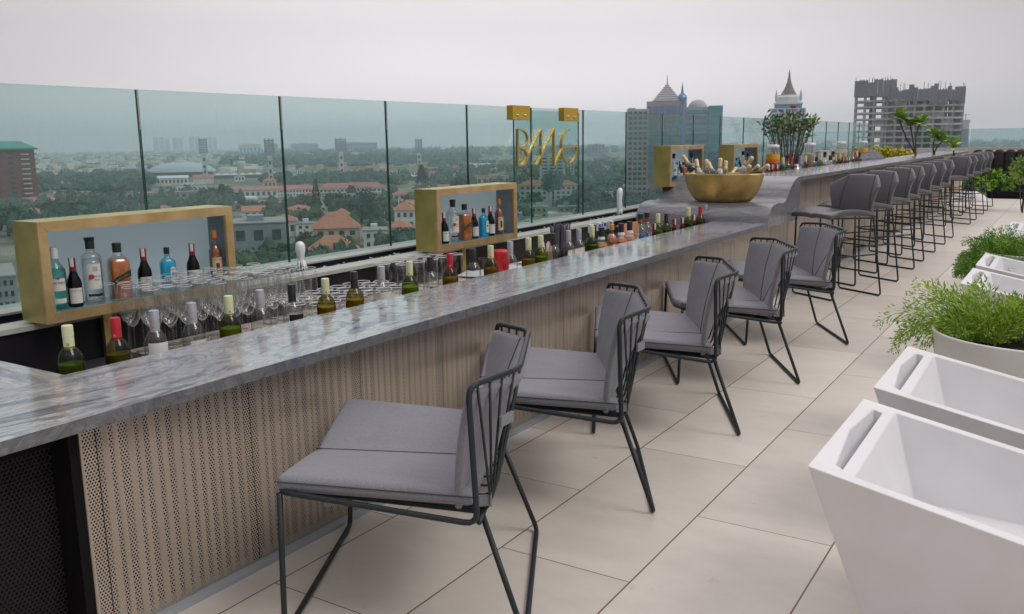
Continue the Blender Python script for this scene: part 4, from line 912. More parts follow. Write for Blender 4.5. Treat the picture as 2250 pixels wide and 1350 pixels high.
        m = MB(); m.lathe([(.0160, .262), (.0165, .266), (.0158, .275), (.0165, .283), (.0165, .298), (.015, .300)], n=18); B(m, 'cap', M['cap_orange'], t)
    return t
GL = 'bottles lined up behind the low bar'; GH = 'bottles lined up behind the high bar'
XB = -1.95; capn = {'cap_cream': 'cream', 'cap_red': 'red', 'cap_grey': 'silver', 'cap_black': 'black'}
gln = {'g_green': 'green', 'g_olive': 'amber', 'g_clear': 'clear'}
row = [  # photo x, y of the cap top, glass, liquid, cap, extra, where
 (147, 715, 'g_green', 'wine_green', 'cap_cream', {}, 'alone at the inner corner of the low bar'),
 (252, 698, 'g_olive', 'wine_green', 'cap_red', {}, 'leftmost with a red cap, beside black cloths'),
 (337, 682, 'g_clear', None, 'cap_grey', dict(lab='pot', lab_top=.200), 'in front of the first stemmed wine glasses'),
 (420, 665, 'g_clear', None, 'cap_grey', dict(lab='pot', lab_top=.178), 'amid the stemmed wine glasses'),
 (501, 650, 'g_green', 'wine_bright', 'cap_cream', {}, 'bright green glass, right of the stemmed glasses'),
 (570, 637, 'g_clear', None, 'cap_grey', dict(lab='label_dark', lab_top=.160), 'in front of the tumblers, palest of the row'),
 (640, 625, 'g_clear', None, 'cap_black', dict(lab='label_dark', lab_top=.190), 'in front of the tumblers, small black label'),
 (714, 612, 'g_olive', 'wine_gold', 'cap_cream', {}, 'full of golden wine, in front of flared glasses'),
 (777, 597, 'g_olive', 'wine_gold', 'cap_black', {}, 'full of golden wine, in front of flared glasses'),
 (837, 585, 'g_clear', None, 'cap_grey', dict(lab='label', lab_top=.195), 'beside the last flared glasses'),
 (899, 574, 'g_green', 'wine_bright', 'cap_cream', {}, 'below the left end of the second display box'),
 (945, 565, 'g_clear', None, 'cap_black', dict(lab='label_dark', lab_top=.170), 'below the second display box, small label'),
 (988, 558, 'g_olive', 'wine_gold', 'cap_red', {}, 'below the second display box'),
 (1039, 547, 'g_clear', None, 'cap_black', dict(lab='label_dark', lab_top=.165), 'left of the red cup, in front of white papers'),
 (1078, 540, 'g_olive', 'wine_gold', 'cap_cream', {}, 'just left of the red cup'),
 (1121, 531, 'g_clear', None, 'cap_grey', {}, 'just right of the red cup'),
 (1161, 523, 'g_olive', 'wine_gold', 'cap_cream', {}, 'second bottle right of the red cup'),
 (1188, 518, 'g_green', 'wine_bright', 'cap_cream', {}, 'between the red cup and the black straws'),
 (1216, 513, 'g_clear', None, 'cap_black', {}, 'just left of the black straws'),
 (1249, 507, 'g_clear', None, 'cap_grey', {}, 'just right of the black straws'),
 (1272, 503, 'g_clear', None, 'cap_grey', {}, 'left of the emerald green bottles'),
 (1301, 497, 'g_green', 'wine_green', 'cap_cream', {}, 'in front of the emerald green bottles'),
 (1446, 470, 'g_green', 'wine_bright', 'cap_cream', {}, 'before the marble wave, right of two clear vodka bottles'),
 (1464, 469.5, 'g_green', 'wine_green', 'cap_black', {}, 'before the marble wave'),
 (1513, 457, 'g_green', 'wine_green', 'cap_cream', {}, 'nearly at the end of the low row'),
 (1539, 454, 'g_olive', 'wine_green', 'cap_red', {}, 'last red capped bottle of the low row'),
 (1551, 450, 'g_clear', None, 'cap_grey', dict(lab='pot'), 'last bottle of the low row'),
]
for px_, py_, g_, l_, c_, ex, wh in row:
    y, z = on_x(px_, py_, XB); key = W(g_, l_, c_, **ex)
    sc = (z - .357) * S / (.3015 * K)
    place(key, winefn(key), (XB, y, .357), '%s glass wine bottle, %s cap, %s' % (gln[g_], capn[c_], wh), GL, sc, random.uniform(-.3, .3))
def put(kind, px_, py_, X, base, label, group, hm, rz=0., zoff=0.):
    y, z = on_x(px_, py_, X); sc = (z - base) * S / (hm * K)
    o = place(('S', kind), lambda: spirit(kind), (X, y, base), label, group, sc, rz); f = wide.get(kind, 1.) if 'display' in group else 1.; o.scale = (sc * f, sc * f, sc); return o
wide = dict(rum=1.22, minired=1.22, vodka=1.25, whisky=1.38, spiced=1.1, gin=1.05)
HM = dict(rum=.303, minired=.249, vodka=.328, whisky=.285, gin=.252, spiced=.308, decanter=.25, emerald=.292, clearvodka=.308, bluecap=.237, orange=.30)
lowsp = [('emerald', 1298, 493, -2.02, 'emerald green bottle with a white cap, leftmost of four'), ('emerald', 1316, 489.5, -2.04, 'emerald green bottle with a white cap, second of four'),
         ('emerald', 1330, 487, -2.06, 'emerald green bottle with a blue seal on its cap, third of four'), ('emerald', 1342, 485, -2.03, 'emerald green bottle with a white cap, rightmost of four'),
         ('decanter', 1321.5, 500, -1.95, 'squat amber whisky bottle with black cap in front of the emerald bottles'), ('orange', 1344.5, 493, -1.97, 'rose coloured bottle with an orange cap behind the low bar'),
         ('bluecap', 1356, 498, -2.03, 'small blue bottle with a dark cap between amber whisky bottles'), ('decanter', 1365, 491, -1.95, 'squat amber whisky bottle with black cap, in front of the terracotta board'),
         ('decanter', 1383.7, 487, -1.95, 'squat amber whisky bottle left of two clear vodka bottles'), ('clearvodka', 1407.5, 470, -1.94, 'clear vodka bottle with brown neck band, left one of the pair'),
         ('clearvodka', 1421.5, 467, -1.95, 'clear vodka bottle with brown neck band, right one of the pair'), ('minired', 1437.4, 491, -1.96, 'small dark wine bottle with maroon foil right of the vodka pair'),
         ('minired', 1481.3, 481, -1.96, 'small dark wine bottle with maroon foil, before the marble wave, alone'), ('minired', 1498.7, 478, -1.96, 'small dark wine bottle with maroon foil left of the cream capped bottle'),
         ('minired', 1524, 472, -1.97, 'small dark wine bottle with maroon foil near the end of the low row')]
for k, px_, py_, X, lb in lowsp: put(k, px_, py_, X, .357, lb, GL, HM[k], random.uniform(-.5, .1))
boxb = [  # display box 1
 ('rum', 116, 544.5, .5572, 'pale teal rum bottle with a white cap, leftmost in the largest display box'), ('minired', 157, 567, .5572, 'small dark wine bottle right of the pale teal rum bottle'),
 ('vodka', 195, 522, .5572, 'tall clear vodka bottle with black stopper and white label, in the largest display box'), ('whisky', 255, 534, .5572, 'square amber whisky bottle with slanted black label, in the largest display box'),
 ('minired', 313, 545.5, .5572, 'dark wine bottle between whisky and blue gin in the largest display box'), ('gin', 365, 544, .5572, 'flat azure gin bottle in the largest display box'),
 ('minired', 420, 535, .5572, 'dark wine bottle between blue gin and spiced rum in the largest display box'), ('spiced', 469, 506, .5572, 'brown spiced rum bottle with tan label and orange cap, rightmost in the largest box'),
 ('minired', 975, 467, .5562, 'small dark wine bottle, leftmost in the display box above the red cup'), ('vodka', 994, 439, .5562, 'tall clear vodka bottle in the display box above the red cup'),
 ('whisky', 1020, 448.5, .5562, 'square amber whisky bottle in the display box above the red cup'), ('minired', 1041, 458, .5562, 'dark wine bottle between whisky and blue gin, box above the red cup'),
 ('gin', 1062, 458, .5562, 'flat azure gin bottle in the display box above the red cup'), ('minired', 1077, 453, .5562, 'dark wine bottle beside the spiced rum, box above the red cup'), ('spiced', 1095.5, 436.5, .5562, 'brown spiced rum bottle in the display box above the red cup'),
 ('vodka', 1480, 338, .7122, 'tall clear vodka bottle, leftmost in the display box left of the bowl'), ('gin', 1487, 357, .7122, 'azure gin bottle in the display box left of the bowl'), ('minired', 1494.6, 354, .7122, 'dark wine bottle beside the gin in the box left of the bowl'),
 ('whisky', 1502, 356, .7122, 'amber whisky bottle in the display box left of the bowl'), ('minired', 1509, 347, .7122, 'dark wine bottle in the middle of the box left of the bowl'), ('vodka', 1519.5, 336, .7122, 'second tall vodka bottle in the display box left of the bowl'),
 ('gin', 1618.5, 347.5, .7092, 'azure gin bottle, leftmost in the farthest display box'), ('minired', 1625, 345, .7092, 'dark wine bottle in the farthest display box'), ('vodka', 1633, 332.7, .7092, 'tall clear vodka bottle in the farthest display box'), ('whisky', 1643.5, 338, .7092, 'amber whisky bottle, rightmost in the farthest display box')]
for k, px_, py_, base, lb in boxb: put(k, px_, py_, -2.380, base, lb, 'bottles shown in the display boxes', HM[k], -.35)
high = [('minired', 1689, 364, 'small dark bottle with maroon foil, leftmost below the first drink dispenser'), ('minired', 1696.7, 362, 'small dark bottle with maroon foil, second below the first drink dispenser'), ('minired', 1706.7, 361, 'small dark bottle with a pale tax strip below the first drink dispenser'),
        ('c', 1721, 346.7, 'cream'), ('clearvodka', 1731, 341, 'clear vodka bottle with black cap right of the first dispenser'), ('r', 1738.7, 345, ''), ('decanter', 1750.7, 348.7, 'squat amber bottle with black cap, left of the second dispenser'),
        ('g', 1760, 343, ''), ('o', 1770.4, 342.7, ''), ('g2', 1788, 340, ''), ('bluecap', 1793.5, 345, 'dark capped blue bottle by the second dispenser'), ('o2', 1803, 340, ''), ('clearvodka', 1813, 334, 'clear vodka bottle with black cap in front of the white tubs'),
        ('decanter', 1825, 342, 'squat amber bottle with black cap in front of the white tubs'), ('clearvodka', 1830.7, 333, 'clear vodka bottle with black cap between the white tubs'), ('c2', 1836, 340, ''), ('c3', 1846, 338, ''),
        ('minired', 1853, 346, 'small maroon topped bottle, first of four right of the white tubs'), ('minired', 1857.5, 345.6, 'small maroon topped bottle, second of four right of the white tubs'), ('minired', 1861.5, 345.2, 'small maroon topped bottle, third of four right of the white tubs'), ('minired', 1865, 344.8, 'small maroon topped bottle, last of four right of the white tubs'),
        ('g3', 1874, 334, ''), ('r2', 1878.5, 334, ''), ('c4', 1883, 333, ''), ('k', 1888.7, 335, '')]
wmap = {'c': ('g_green', 'wine_bright', 'cap_cream', 'nearest cream capped bottle on the high bar'), 'r': ('g_green', 'wine_green', 'cap_red', 'red capped, left of the second dispenser'), 'g': ('g_clear', None, 'cap_grey', 'silver capped, left of the second dispenser'),
        'o': ('g_olive', 'wine_gold', 'cap_cream', 'cream capped, just left of the second dispenser'), 'g2': ('g_clear', None, 'cap_grey', 'silver capped, in front of the second dispenser'), 'o2': ('g_olive', 'wine_gold', 'cap_cream', 'golden wine, just right of the second dispenser'),
        'c2': ('g_green', 'wine_bright', 'cap_cream', 'cream capped, left one of two before the white tubs'), 'c3': ('g_green', 'wine_green', 'cap_cream', 'cream capped, right one of two before the white tubs'), 'g3': ('g_clear', None, 'cap_grey', 'silver capped, left of the fourth dispenser'),
        'r2': ('g_olive', 'wine_green', 'cap_red', 'red capped, left of the fourth dispenser'), 'c4': ('g_olive', 'wine_gold', 'cap_cream', 'cream capped, just left of the fourth dispenser'), 'k': ('g_olive', 'wine_gold', 'cap_black', 'black capped, last bottle on the high bar')}
for k, px_, py_, lb in high:
    if k in wmap:
        g_, l_, c_, wh = wmap[k]; key = W(g_, l_, c_); y, z = on_x(px_, py_, -1.985)
        place(key, winefn(key), (-1.985, y, .607), '%s glass wine bottle, %s' % (gln[g_], wh), GH, (z - .607) * S / (.3015 * K), random.uniform(-.5, .5))
    else: put(k, px_, py_, -1.985, .607, lb, GH, HM[k], random.uniform(-.5, .1))
# ================================================================== glassware
m = MB(); m.box((-2.40, 1.36, .383), (-2.06, 1.579, .390)); mat_ = m.build('dark_gap_sheet', M['napkin']); tag(mat_, 'added black sheet under the leftmost wine glasses, standing in for the dark gap', 'sheet')  # added support, black so that the void below the glasses reads dark
def wine_glass():
    t = thing('wine_glass', '', 'wine glass')
    m = MB(); m.lathe([(.0001, .132), (.009, .134), (.018, .143), (.026, .160), (.0300, .185), (.0305, .210), (.0285, .245), (.0262, .272)], n=24, caps=False); B(m, 'bowl', M['g_stem'], t, smooth=True)
    m = MB(); m.lathe([(.0030, .006), (.0028, .115), (.0038, .128), (.0070, .135)], n=10, caps=False); B(m, 'stem', M['g_stem'], t, smooth=True)
    m = MB(); m.lathe([(.031, .0), (.031, .0015), (.012, .004), (.0035, .008)], n=24); B(m, 'foot', M['g_stem'], t, smooth=True)
    m = MB(); m.tube([(.0262 * math.cos(a * .2618), .0262 * math.sin(a * .2618), .2722) for a in range(24)], .0009, 5, True); B(m, 'rim', M['rim_glint'], t, smooth=True)
    return t
M['rim_glint'] = mat('painted_rim_glint', (.80, .84, .86), .1, 0, spec=1.)  # opaque near-white, the glint along the glass rims put into the colour
def tumbler():
    t = thing('tumbler', '', 'tumbler')
    m = MB(); m.lathe([(.031, .0), (.0335, .004), (.0365, .10)], n=26, caps=False); B(m, 'wall', M['g_stem'], t, smooth=True)
    m = MB(); m.lathe([(.030, .001), (.033, .005), (.0335, .016), (.030, .019)], n=24); B(m, 'base', M['g_clear'], t, smooth=True)
    m = MB(); m.tube([(.0365 * math.cos(a * .2618), .0365 * math.sin(a * .2618), .1003) for a in range(24)], .0015, 5, True); B(m, 'rim', M['rim_glint'], t, smooth=True)
    return t
def flared():
    t = thing('flared_glass', '', 'cocktail glass')
    m = MB(); m.lathe([(.026, .0), (.030, .01), (.036, .05), (.037, .08), (.0335, .115), (.034, .14), (.0405, .165)], n=26, caps=False); B(m, 'wall', M['g_stem'], t, smooth=True)
    m = MB(); m.lathe([(.025, .001), (.028, .012), (.024, .016)], n=24); B(m, 'base', M['g_clear'], t, smooth=True)
    m = MB(); m.tube([(.0405 * math.cos(a * .2618), .0405 * math.sin(a * .2618), .1653) for a in range(24)], .0016, 5, True); B(m, 'rim', M['rim_glint'], t, smooth=True)
    return t
random.seed(21); k = 0
for i in range(11):
    for j in range(6):
        x = -2.350 + j * .052 + random.uniform(-.004, .004); y = 1.50 + i * .052 + (.026 if j % 2 else 0) + random.uniform(-.004, .004)
        if (j > 4 and i < 3) or (i > 9 and j < 2): continue
        lb = 'empty stemmed wine glass, leftmost of the crowd, nearest the black cloths' if (i, j) == (0, 2) else 'empty stemmed wine glass, one of the crowd in front of the large display box'
        place(('wg',), wine_glass, (x, y, .391), lb, 'stemmed wine glasses crowded on the worktop', random.uniform(.98, 1.02), 0)
for i in range(8):
    for j in range(4):
        x = -2.33 + j * .066; y = 2.085 + i * .068 + (.034 if j % 2 else 0)
        lb = 'short clear tumbler, one of the rows between stemmed and flared glasses'
        place(('tb',), tumbler, (x, y, .391), lb, 'tumblers in rows on the worktop', 1, 0)
        if i < 2 and j < 2: place(('tb',), tumbler, (x, y, .391 + .083), 'short clear tumbler stacked on another, beside the stemmed glasses', 'tumblers in rows on the worktop', 1, 0)
for i in range(5):
    for j in range(2):
        place(('fl',), flared, (-2.345 + j * .085, 2.70 + i * .088 + .03 * j, .391), 'tall flared cocktail glass, one of the group behind the golden wine bottles', 'flared glasses on the worktop', 1, 0)
# ================================================================== small things on the service side
y, z = on_x(1101, 549, -2.15)
t = thing('red_cup', 'glossy red cup standing behind the low bar, below the second display box', 'cup', (-2.15, y, .391))
m = MB(); m.lathe([(.030, 0), (.034, .01), (.044, .10), (.047, .135), (.047, .150), (.044, .158), (.030, .160)], n=28); m.build('cup', M['red'], t, smooth=True, scale=(z - .391) * S / .160)
y, z = on_x(1072, 566, -2.12)
t = thing('clear_cup', 'see-through plastic cup just left of the red cup', 'cup', (-2.13, y, .391)); m = MB(); m.lathe([(.030, 0), (.034, .10), (.036, .13)], n=20, caps=False); m.build('wall', M['g_stem'], t, smooth=True, scale=1.25)
m = MB(); m.tube([(.036 * math.cos(a * .2618), .036 * math.sin(a * .2618), .13) for a in range(24)], .0012, 5, True); m.build('rim', M['cap_maroon'], t, scale=1.25)
for i, (px_, py_, rz, lb) in enumerate([(1130, 575, .3, 'white paper sheet lying right of the red cup'), (1095, 592, .1, 'white paper sheet partly under the red cup'), (1020, 606, .15, 'white paper sheet below the second display box, left of the cups'), (1060, 600, -.2, 'white paper sheet between the black capped bottle and the cups')]):
    x, y = on_z(px_, py_, .392); m = MB()
    g = [[(a * .16 - .08, b * .11 - .055, .006 + .012 * math.sin(a * 2 + i) * b) for b in (0, .25, .5, .75, 1)] for a in (0, .2, .4, .6, .8, 1)]
    m.slab(g, (0, 0, -.0008)); o = m.build('paper_sheet', M['paper'], loc=(max(x, -2.3), y, .392 + i * .001)); o.rotation_euler = (0, 0, rz); tag(o, lb, 'paper', 'papers on the worktop')
y, z = on_x(1238, 494, -2.06)
t = thing('straw_holder', 'dark holder packed with long grey and black drinking straws, behind two wine bottles', 'straw holder', (-2.08, y, .391))
m = MB(); m.lathe([(.034, 0), (.034, .09)], n=20); m.build('holder', M['black'], t)
M['straw'] = mat('grey_straws', (.13, .12, .15), .4)
for i in range(30):
    a = i * 2.4; r = .006 * math.sqrt(i); lean = random.uniform(-.005, .005)
    m = MB(); m.tube([(math.cos(a) * r, math.sin(a) * r, .05), (math.cos(a) * r * 1.3 + lean, math.sin(a) * r * 1.3 + lean, (z - .391) * random.uniform(.95, 1.03))], .0042, 6); m.build('straw', M['straw'], t)
y, z = on_x(1203, 535, -2.2)
t = thing('garnish_basket', 'small wicker basket of wooden picks between two wine bottles', 'basket', (-2.2, y, .391))
m = MB(); m.lathe([(.035, 0), (.040, .07), (.041, .075), (.036, .072)], n=18); m.build('basket', M['brass_frame'], t)
for i in range(14):
    m = MB(); a = i * 1.9; m.tube([(.01 * math.cos(a), .01 * math.sin(a), .03), (.04 * math.cos(a), .04 * math.sin(a), .115)], .003, 5); m.build('pick', M['wood'], t)
M['terra'] = mat('terracotta_board', (.50, .24, .13), .6)
y0_, _ = on_x(1355, 490, -2.36); y1_, _ = on_x(1400, 486, -2.36)
m = MB(); m.box((-2.36, y0_, .391), (-2.345, y1_, .49)); tag(m.build('serving_board', M['terra']), 'terracotta coloured board leaning behind the amber whisky bottles', 'board')
random.seed(9)
def crumple(name, c, r, h, label):
    m = MB(); g = []
    for i in range(10):
        row = []
        for j in range(10):
            u, v = i / 9 * 2 - 1, j / 9 * 2 - 1; e = max(0, 1 - (u * u + v * v) * .62)
            row.append((u * r[0] + random.gauss(0, .004), v * r[1] + random.gauss(0, .004), h * e ** .5 + random.gauss(0, .006)))
        g.append(row)
    m.slab(g, (0, 0, -.004)); o = m.build(name, M['napkin'], loc=c, smooth=True, sub=1); tag(o, label, 'cloth', 'black cloths in the bar corner'); return o
m = MB(); m.box((-2.42, 1.06, .30), (-1.99, 1.36, .31)); tag(m.build('under_shelf', M['void']), 'dark lower shelf behind the first two wine bottles', 'shelf')
x, y = on_z(200, 800, .40); crumple('folded_cloth', (-2.16, 1.25, .322), (.075, .06), .085, 'crumpled black cloth between the two leftmost wine bottles')
crumple('folded_cloth', (-2.10, 1.345, .33), (.06, .045), .085, 'black cloth with a folded corner, right of the leftmost red capped bottle')
# ================================================================== champagne bowl on the wave
cb = thing('champagne_bowl', 'large oval hammered brass bowl on the marble wave, full of tilted champagne bottles', 'bowl', (-1.913, 5.50, .6065))
op = [(.165, 0), (.178, .004), (.205, .035), (.232, .080), (.248, .125), (.255, .165), (.256, .176), (.252, .178), (.246, .172), (.236, .125), (.205, .06), (.15, .045), (.001, .043)]
m = MB(); m.lathe(op, n=64, sx=1, sy=.58, caps=False); m.lathe([(.001, 0.0005), (.165, .0005)], n=64, sx=1, sy=.58, caps=False); m.build('bowl', M['brass_bowl'], cb, smooth=True)
M['ice'] = mat('ice', (.75, .78, .82), .1, 0, spec=.8)
for i in range(60):
    a, r = random.uniform(0, 6.28), math.sqrt(random.random()) * .22; m = MB(); m.cbox((0, 0, 0), (.022, .022, .02)); o = m.build('ice_cube', M['ice'], loc=(-1.913 + r * math.cos(a), 5.5 + r * .55 * math.sin(a), .735 + random.uniform(0, .02)), bevel=.003)
    o.rotation_euler = (random.random() * 3, random.random() * 3, random.random() * 3); tag(o, 'ice cube among the champagne bottles in the brass bowl', 'ice cube', 'ice cubes in the brass bowl')
def champagne(glassm):
    t = thing('champagne_bottle', '', 'bottle')
    m = MB(); m.lathe([(.022, .168), (.033, .172), (.037, .18), (.025, .215), (.0185, .232)], n=22); B(m, 'body', M[glassm], t, smooth=True)
    m = MB(); m.lathe([(.0190, .228), (.0160, .262), (.0152, .282), (.0170, .286), (.0150, .290), (.0175, .296), (.0182, .308), (.0150, .316), (.004, .318)], n=20); f = B(m, 'foil', M['cap_gold'], t, smooth=True)
    m = MB(); m.lathe([(.0150, .3165), (.012, .3195), (.003, .3205)], n=16); B(m, 'cap_disc', M['cap_white'], f, smooth=True)
    return t
M['ch_green'] = liquid('dark_green_bottle', (.022, .035, .018)); M['ch_clear'] = mat('frosted_bottle', (.42, .43, .47), .2, 0, coat=.5)
# top of cap (photo), foot of neck (photo), y of top, y of foot, body material
chs = [((1500, 342), (1526, 380), 5.50, 5.50, 'ch_green'), ((1530, 351), (1536, 382), 5.57, 5.52, 'ch_clear'), ((1552, 351), (1556, 384), 5.60, 5.56, 'ch_green'), ((1556, 357), (1570, 386), 5.48, 5.43, 'ch_green'),
       ((1583, 348), (1582, 385), 5.50, 5.46, 'ch_clear'), ((1595, 354), (1594, 386), 5.50, 5.46, 'ch_green'), ((1619, 369), (1604, 388), 5.52, 5.46, 'ch_clear'), ((1654, 345), (1630, 378), 5.54, 5.54, 'ch_clear'), ((1648, 363), (1639, 387), 5.47, 5.48, 'ch_clear'), ((1668, 364), (1645, 384), 5.52, 5.54, 'ch_green'), ((1690, 363), (1660, 384), 5.50, 5.52, 'ch_green')]
for i, (tp, ft, ya, yb, gm) in enumerate(chs):
    xa, za = on_y(tp[0], tp[1], ya); xb_, zb = on_y(ft[0], ft[1], yb)
    a = Vector((xa, ya, za)); b = Vector((xb_, yb, zb)); d = (a - b).normalized()
    o = place(('ch', gm), lambda gm=gm: champagne(gm), (0, 0, 0), ['leftmost champagne bottle, leaning far left over the bowl rim', 'second champagne bottle from the left, pale cap', 'champagne bottle behind the dark shouldered one', 'champagne bottle with a dark shoulder and blue white cap, left of centre', 'upright champagne bottle in the middle of the bowl', 'upright champagne bottle just right of the middle one',
        'champagne bottle lying low, right of the middle', 'tallest champagne bottle leaning right', 'champagne bottle in front of the tallest right leaning one', 'champagne bottle second from the right, leaning right', 'rightmost champagne bottle, leaning out over the bowl rim'][i], 'champagne bottles in the brass bowl', 1.)
    o.rotation_mode = 'QUATERNION'; o.rotation_quaternion = Vector((0, 0, 1)).rotation_difference(d); hl = .3205 * K
    o.location = (a * S) - d * hl
# ================================================================== drink dispensers, tubs, napkins on the high service side
m = MB(); m.box((-2.46, 6.3, .595), (-2.141, 13.0, .607)); m.box((-2.44, 6.3, 0), (-2.42, 13.0, .5948)); tag(m.build('rear_shelf', M['steel']), 'steel shelf behind the high bar that carries the drink dispensers', 'shelf')
M['jr'] = liquid('red_punch', (.55, .05, .01)); M['jy'] = liquid('yellow_punch', (.80, .42, .01)); M['jo'] = liquid('orange_punch', (.75, .20, .01))
dp = None
def dispenser(red):
    t = thing('drink_dispenser', '', 'drink dispenser'); r = .064
    m = MB(); m.lathe([(r * .80, 0), (r * .96, .03), (r, .09), (r * .97, .16), (r * .88, .25), (r * .80, .315), (r * .76, .335)], n=30, caps=False); m.build('jar', M['jar'], t, smooth=True)
    m = MB(); m.lathe([(r * .77, .004), (r * .93, .03), (r * .97, .09), (r * .95, red)], n=26); m.build('red_layer', M['jr'], t)
    m = MB(); m.lathe([(r * .95, red + .0005), (r * .93, red + .03)], n=26); m.build('orange_layer', M['jo'], t)
    m = MB(); m.lathe([(r * .92, red + .0305), (r * .88, red + .075)], n=26); m.build('yellow_layer', M['jy'], t)
    m = MB(); m.lathe([(r * .80, .322), (r * .80, .341), (r * .5, .344), (.001, .345)], n=26, caps=False); m.build('lid', M['lidm'], t, smooth=True)
    m = MB(); m.tube([(r * .9, 0, .05), (r * 1.25, 0, .05), (r * 1.25, 0, .03)], .007, 8); m.build('tap', M['steel'], t)
    return t
for i, (px_, py_, red) in enumerate([(1699, 318, .190), (1780, 314, .160), (1848, 311, .150), (1897, 310, .185)]):
    y, z = on_x(px_, py_, -2.2); d = dispenser(red); sc = (z - .608) / .345; d.scale = (1.0, 1.0, sc); d.location = (-2.2 * S, y * S, .608 * S)
    tag(d, ['nearest glass dispenser of layered red and yellow punch, behind the high bar', 'second glass punch dispenser, behind silver capped bottles', 'third glass punch dispenser, mostly yellow, above the white tubs', 'farthest glass punch dispenser, beside the yellow hedge'][i], 'drink dispenser', 'punch dispensers behind the high bar')
for i, (a, b) in enumerate([(9.66, 10.25), (10.35, 11.0)]):
    t = thing('white_tub', ['white ribbed tub behind the bottles, below the second and third dispensers, nearer one', 'white ribbed tub behind the bottles, farther one'][i], 'tub', (-2.36, (a + b) / 2, .607)); t['group'] = 'white tubs'
    n = 48; m = MB(); m.lathe([(.06, 0), (.075, .24), (.078, .247), (.074, .247), (.06, .05), (.001, .05)], n=n, sy=3.4, caps=False)
    m.v = [(x * (1 + .03 * (q % 2)), y_ * (1 + .03 * (q % 2)), z_) for q, (x, y_, z_) in enumerate(m.v)]; m.build('tub', M['white'], t)
for i, (px_, r) in enumerate([(1897, .10), (1916, .11), (1936, .12), (1962, .17)]):
    x, y = on_z(px_, 353 - i * 1.3, .749); m = MB(); g = []
    m.lathe([(r * .8, 0), (r * .75, .02), (r * .35, r * .5), (.002, r * .62)], n=7); m.v = [(a + random.gauss(0, .006), b * 1.6 + random.gauss(0, .006), c) for a, b, c in m.v]
    M.setdefault('gnap', mat('grey_napkin', (.15, .155, .18), .85)); tag(m.build('folded_napkin', M['gnap'], loc=(-2.02, y, .745), smooth=False), ['grey folded napkin nearest the last bottles', 'second grey folded napkin on the high bar', 'third grey folded napkin below the yellow hedge', 'biggest grey folded napkin, farthest along the high bar'][i], 'napkin', 'grey folded napkins')
# ================================================================== far end of the terrace and its planting
def crown(m, c, r, n, ls, flat=.7, clumps=9, shell=.35):
    cs = []
    for _ in range(clumps):
        a, e = random.uniform(0, 6.28), random.uniform(-.5, 1.4); q = random.uniform(.35, .8)
        cs.append((c[0] + r * q * math.cos(a) * math.cos(e), c[1] + r * q * math.sin(a) * math.cos(e), c[2] + r * q * math.sin(e) * flat, r * random.uniform(.3, .5)))
    for i in range(n):
        k = random.choice(cs); a, e = random.uniform(0, 6.28), math.asin(random.uniform(-1, 1)); q = k[3] * random.uniform(shell, 1.05)
        p = (k[0] + q * math.cos(a) * math.cos(e), k[1] + q * math.sin(a) * math.cos(e), k[2] + q * math.sin(e) * flat)
        m.leaf(p, (math.cos(a) * math.cos(e) + random.gauss(0, .5), math.sin(a) * math.cos(e) + random.gauss(0, .5), math.sin(e) + random.gauss(0, .5)), ls * random.uniform(.7, 1.4), ls * random.uniform(.5, .9))
random.seed(31)
def leaf_shape(m, c, d, ln, wd):       # long frangipani leaf with a fold
    c = Vector(c); d = Vector(d).normalized(); u = d.cross(Vector((0, 0, 1))); u = u.normalized() if u.length > .05 else d.orthogonal().normalized(); dn = u.cross(d)
    P = [c, c + d * ln * .3 + u * wd * .4, c + d * ln * .68 + u * wd * .5 - Vector((0, 0, ln * .06)), c + d * ln - Vector((0, 0, ln * .2)), c + d * ln * .68 - u * wd * .5 - Vector((0, 0, ln * .06)), c + d * ln * .3 - u * wd * .4, c + d * ln * .35 - dn * wd * .12, c + d * ln * .68 - dn * wd * .12 - Vector((0, 0, ln * .04))]
    m.add(P, [(0, 1, 6), (1, 2, 7, 6), (2, 3, 7), (3, 4, 7), (4, 5, 6, 7), (5, 0, 6)])
def frangipani(Y, tips, base_px, label, ln=.17, r=.010, name='frangipani'):
    bx, bz = on_y(*base_px, Y); t = thing(name, label, 'tree', (bx, Y, 0)); lf, st = MB(), MB()
    st.tube([(0, 0, .0), (0, 0, bz)], r * 1.6, 7)
    for (px_, py_), via, n in tips:
        x, z = on_y(px_, py_, Y); vx, vz = on_y(*via, Y)
        st.tube(rounded([(0, 0, bz - .02), (vx - bx, random.uniform(-.05, .05), vz), (x - bx, random.uniform(-.1, .1), z)], .2), [r * 1.3] + [r] * 4 + [r * .9] * 2, 6)
        for k in range(n):
            a = k * 2.4; el = random.uniform(-.1, 1.25); leaf_shape(lf, (x - bx, 0, z), (math.cos(a) * math.cos(el), math.sin(a) * math.cos(el), math.sin(el)), ln * random.uniform(.7, 1.15), ln * .42)
    lf.build('leaves', M['frangi'], t); st.build('trunk', M['bark'], t, smooth=True); return t
frangipani(12.6, [((1978, 262), (1990, 300), 26), ((2022, 272), (2012, 300), 26), ((2000, 278), (2006, 305), 14)], (2012, 336), 'tall frangipani with two star shaped leaf clusters, before the unfinished tower', .20)
frangipani(13.4, [((2056, 300), (2050, 320), 24), ((2070, 312), (2058, 325), 14)], (2052, 338), 'shorter bushy frangipani to the right of the tall one', .20)
frangipani(14.0, [((2096, 322), (2096, 330), 16)], (2096, 338), 'smallest frangipani, a single rosette low on the right', .20)
frangipani(15.2, [((1805, 292), (1840, 318), 14), ((1828, 280), (1842, 312), 16), ((1858, 276), (1850, 312), 16), ((1840, 296), (1844, 316), 12)], (1846, 340), 'frangipani seen through the glass balustrade behind the second punch dispenser', .24)
bpy.data.objects['frangipani.003'].location.x = -3.9 * S * 1.0 if 'frangipani.003' in bpy.data.objects else 0
